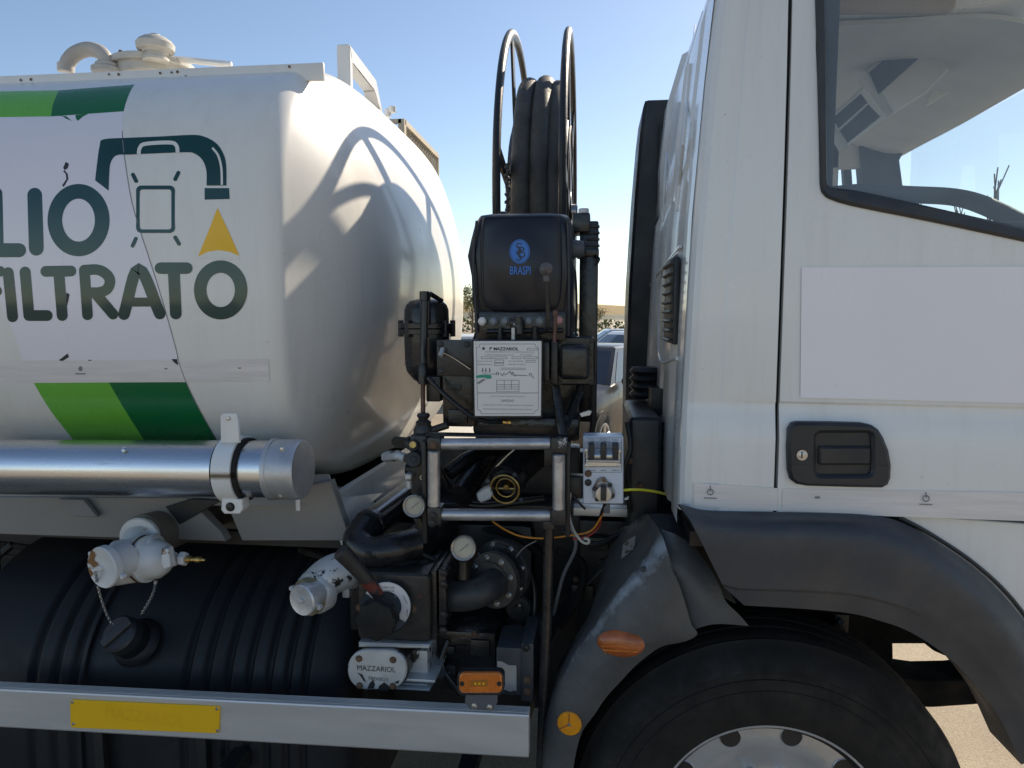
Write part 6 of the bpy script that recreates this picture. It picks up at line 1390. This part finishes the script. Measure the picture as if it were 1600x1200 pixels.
# ---------------------------------------------------------------- things beyond the truck
def car(label, uv, Y, heading, body, hgt=1.46, L=4.2, wid=1.76, name='parked_car', group='cars parked beyond the truck', hatch=True, wx=None):
    """simple car built from lofted body and cabin; uv = pixel under its middle"""
    p = Vector((P(uv[0], 500, Y).x, Y, -.028))
    f = Vector((math.cos(heading), math.sin(heading), 0)); s_ = Vector((-f.y, f.x, 0)); k = 1/K
    t = thing(name, p, label, 'car', group)
    def W3(a, b, c): return p+f*(a*k)+s_*(b*k)+Vector((0, 0, c*k))
    w = wid/2
    st = [(-L/2, .55, .80, .72), (-L/2+.08, .30, .95, .90), (-L/2+.5, .24, 1.0, .98), (-L*.2, .20, .98, 1.0), (L*.14, .20, .97, 1.0), (L*.30, .22, .90, .98), (L*.43, .26, .78, .92), (L/2-.06, .32, .66, .80), (L/2, .42, .58, .66)]
    bm = B(); rg_ = []
    for x, z0_, z1_, ws in st:
        ww = w*ws; rg_.append([W3(x, -ww*.93, z0_), W3(x, -ww, z0_+.12), W3(x, -ww, z1_-.12), W3(x, -ww*.93, z1_), W3(x, -ww*.5, z1_+.03), W3(x, ww*.5, z1_+.03), W3(x, ww*.93, z1_), W3(x, ww, z1_-.12), W3(x, ww, z0_+.12), W3(x, ww*.93, z0_)])
    loft(bm, rg_); bdy = obj('body', bm, body, t, ang=.7)
    z1_ = .95; rf = hgt
    cb = [(-L*.44 if hatch else -L*.36, -L*.30), (L*.20, L*.02)]
    bot = [(cb[0][0], .92), (cb[1][0], .92)]; topx = (cb[0][1]+(.0), cb[1][1])
    bm = B(); lo = [W3(cb[0][0], -w*.90, z1_), W3(cb[1][0], -w*.90, z1_-.03), W3(cb[1][0]+.06, 0, z1_-.03), W3(cb[1][0], w*.90, z1_-.03), W3(cb[0][0], w*.90, z1_)]
    hi_ = [W3(topx[0], -w*.68, rf-.03), W3(topx[1], -w*.68, rf-.03), W3(topx[1]+.05, 0, rf-.02), W3(topx[1], w*.68, rf-.03), W3(topx[0], w*.68, rf-.03)]
    tp = [q.lerp(sum(hi_, Vector())/5, .12)+Vector((0, 0, .03*k)) for q in hi_]
    loft(bm, [lo, hi_, tp]); obj('cabin', bm, body, t, ang=.5)
    def pane(nm, idx, a0, a1, b0, b1, m='darkglass'):
        A_, B_ = lo[idx[0]], lo[idx[1]]; C_, D_ = hi_[idx[0]], hi_[idx[1]]
        def q(s2, t2): return (A_.lerp(B_, s2)).lerp(C_.lerp(D_, s2), t2)
        n_ = (B_-A_).cross(C_-A_).normalized(); mid = p+Vector((0, 0, .7*k)); 
        if n_.dot(q(.5, .5)-mid) < 0: n_ = -n_
        bm = B(); loft(bm, [[q(a0, b0)-n_*.01, q(a1, b0)-n_*.01, q(a1, b1)-n_*.01, q(a0, b1)-n_*.01], [q(a0, b0)+n_*.004, q(a1, b0)+n_*.004, q(a1, b1)+n_*.004, q(a0, b1)+n_*.004]]); obj(nm, bm, M[m], t)
    for idx in ((0, 1), (3, 4)):
        if idx == (0, 1): pane('side_window', idx, .08, .46, .10, .90); pane('side_window', idx, .49, .93, .10, .90)
        else: pane('side_window', idx, .07, .51, .10, .90); pane('side_window', idx, .54, .92, .10, .90)
    pane('windscreen', (1, 2), .08, 1.0, .08, .92); pane('windscreen', (2, 3), 0, .92, .08, .92); pane('rear_window', (4, 0), .1, .9, .1, .9)
    wr = .31
    for ax_ in (-L*.31, L*.31):
        for sd in (-1, 1):
            c = W3(ax_, sd*(w-.16), wr); n_ = s_*sd
            bm = B(); lathe(bm, c, n_, [(0, 0), (0, (wr+.055)*k), (.163*k, (wr+.055)*k), (.163*k, 0)], 28); obj('wheel_well', bm, M['ink'], t)
            bm = B(); lathe(bm, c, n_, [(0, 0), (0, wr*k), (.165*k, wr*k), (.178*k, (wr-.04)*k), (.174*k, .205*k), (.150*k, .20*k), (.15*k, 0)], 30); wl = obj('tyre', bm, M['rubber'], t)
            bm = B(); lathe(bm, c+n_*.152*k, n_, [(0, .20*k), (.02*k, .205*k), (.022*k, .19*k), (.006*k, .17*k), (.004*k, 0)], 28); rm_ = obj('rim', bm, M['rim'], wl)
            for q in range(5):
                tt = 2*math.pi*q/5; _, x_, y_ = basis(n_); d = x_*math.cos(tt)+y_*math.sin(tt); bm = B(); tube(bm, [c+n_*.165*k+d*.03*k, c+n_*.168*k+d*.18*k], .022*k, 6); obj('wheel_spoke', bm, M['steel'], wl)
    for sd in (-1, 1):
        bm = B(); bmesh.ops.create_uvsphere(bm, u_segments=16, v_segments=10, radius=1, matrix=Matrix.Translation(W3(L*.13, sd*(w+.10), 1.0)) @ Matrix((tuple(f)+(0,), tuple(s_)+(0,), (0, 0, 1, 0), (0, 0, 0, 1))).transposed() @ Matrix.Diagonal((.07*k, .13*k, .085*k, 1))); obj('wing_mirror', bm, M['black_metal'] if body is not M['carwhite'] else body, t)
        bm = B(); bmesh.ops.create_uvsphere(bm, u_segments=14, v_segments=8, radius=1, matrix=Matrix.Translation(W3(L*.455, sd*w*.68, .66)) @ Matrix((tuple(f)+(0,), tuple(s_)+(0,), (0, 0, 1, 0), (0, 0, 0, 1))).transposed() @ Matrix.Diagonal((.16*k, .20*k, .09*k, 1))); obj('headlight', bm, M['plate'], t)
        for xx in (-.05, ):
            bm = B(); box(bm, (-.08*k, -.01, -.012*k), (.08*k, .01, .012*k)); bmesh.ops.transform(bm, matrix=Matrix.Translation(W3(L*-.02, sd*(w+.01), .86)) @ Matrix((tuple(f)+(0,), tuple(s_)+(0,), (0, 0, 1, 0), (0, 0, 0, 1))).transposed(), verts=bm.verts[:]); obj('door_handle', bm, M['black_metal'], t)
    bm = B(); box(bm, (-.02, -.25*k, -.05*k), (.02, .25*k, .05*k)); bmesh.ops.transform(bm, matrix=Matrix.Translation(W3(L/2, 0, .45)) @ Matrix((tuple(f)+(0,), tuple(s_)+(0,), (0, 0, 1, 0), (0, 0, 0, 1))).transposed(), verts=bm.verts[:]); obj('front_grille', bm, M['black_metal'], t)
    return t
car('dusty dark grey car seen between the black post and the cab', (906, 0), 8.7, math.radians(-111), M['carbody'], 1.46)
car('white car just behind the dark grey car', (978, 0), 13.4, math.radians(-150), M['carwhite'], 1.55)
car('white car seen left of the vinyl cover', (700, 0), 12.5, math.radians(200), M['carwhite'], 1.5)
car('silver car in the row far behind the dark grey car', (952, 0), 21, math.radians(190), M['carsilver'], 1.45)
car('blue car in the far row, right of the silver car', (1010, 0), 23, math.radians(170), M['carblue'], 1.45)
car('silver car seen below the tank front, beyond the pump', (560, 0), 15.5, math.radians(185), M['carsilver'], 1.45)

def tree(name, label, u, Y, h, crown, bare, group='trees beyond the parked cars', seed=1, m='leaf'):
    rnd = random.Random(seed); p = Vector((P(u, 500, Y).x, Y, 0)); t = thing(name, p, label, 'tree', group)
    bm = B(); tube(bm, [p, p+Vector((.05, 0, h*.35)), p+Vector((-.03, 0, h*.6)), p+Vector((0, 0, h*.85))], lambda i: h*(.028-.006*i), 8)
    tips = []
    for k in range(9 if not bare else 7):
        a = rnd.uniform(0, 6.28); z = h*rnd.uniform(.3, .65); d = Vector((math.cos(a), math.sin(a), 0)); r_ = crown*rnd.uniform(.35, .8)*(.45 if bare else 1)
        e_ = p+d*r_+Vector((0, 0, min(h, z+h*rnd.uniform(.15, .5)))); tube(bm, [p+Vector((0, 0, z)), p+d*r_*.6+Vector((0, 0, z+(e_.z-z)*.35)), e_], lambda i: h*(.013-.004*i), 5); tips.append(e_)
        if bare:
            for q in range(4):
                dd = Vector((rnd.uniform(-.25, .25), rnd.uniform(-.25, .25), rnd.uniform(.5, 1)))*h*.14; tube(bm, [e_-Vector((0, 0, h*.12*q/4)), e_+dd-Vector((0, 0, h*.12*q/4))], h*.004, 4)
    obj('trunk', bm, M['bark'], t)
    if not bare:
        bm = B(); 
        for q in range(1500):
            c = rnd.choice(tips+[p+Vector((0, 0, h*.8))]); o_ = Vector((rnd.gauss(0, 1), rnd.gauss(0, 1), rnd.gauss(0, .8)))*crown*.22; c = c+o_
            s2 = h*.018*rnd.uniform(.7, 1.5); n_ = Vector((rnd.uniform(-1, 1), rnd.uniform(-1, 1), rnd.uniform(-1, 1))).normalized(); _, x_, y_ = basis(n_)
            bm.faces.new([bm.verts.new(c+x_*s2), bm.verts.new(c+y_*s2*.6), bm.verts.new(c-x_*s2), bm.verts.new(c-y_*s2*.6)])
        obj('crown', bm, M[m], t, kind='stuff', flat=True)
    return t
tree('tree', 'yellow green tree seen just right of the tank front', 712, 62, 4.0, 1.3, False, seed=2, m='leaf2')
tree('tree', 'green bushy tree seen beside the vinyl cover', 738, 66, 3.9, 1.4, False, seed=3)
tree('tree', 'low yellowish tree beyond the black post', 930, 66, 2.3, 1.1, False, seed=4, m='leaf2')
for u, Y, h, sd in ((1551, 34, 7.6, 7), (1487, 45, 7.6, 8), (1426, 45, 7.8, 9)):
    tree('bare_tree', {1551: 'bare tree with upright twigs, tallest seen through the cab windows', 1487: 'bare tree in the middle seen through the windscreen', 1426: 'small bare tree top nearest the far cab pillar'}[u], u, Y, h, 1.2, True, seed=sd)
bm = B(); y = 70
rnd = random.Random(5)
for k in range(9000):
    x = rnd.uniform(-60, 60); yy = rnd.uniform(69, 74); hh = .7+.5*math.sin(x*.35)+.3*math.sin(x*1.3); z = rnd.uniform(0, max(.3, hh)); c = Vector((x, yy, z)); s2 = rnd.uniform(.08, .2)
    _, x_, y_ = basis((rnd.uniform(-1, 1), rnd.uniform(-1, 1), rnd.uniform(-1, 1))); bm.faces.new([bm.verts.new(c+x_*s2), bm.verts.new(c+y_*s2), bm.verts.new(c-x_*s2), bm.verts.new(c-y_*s2)])
hg = obj('hedge', bm, M['leaf'], None, flat=True); tag(hg, 'low scrubby hedge along the far edge of the car park', 'hedge', kind='stuff')
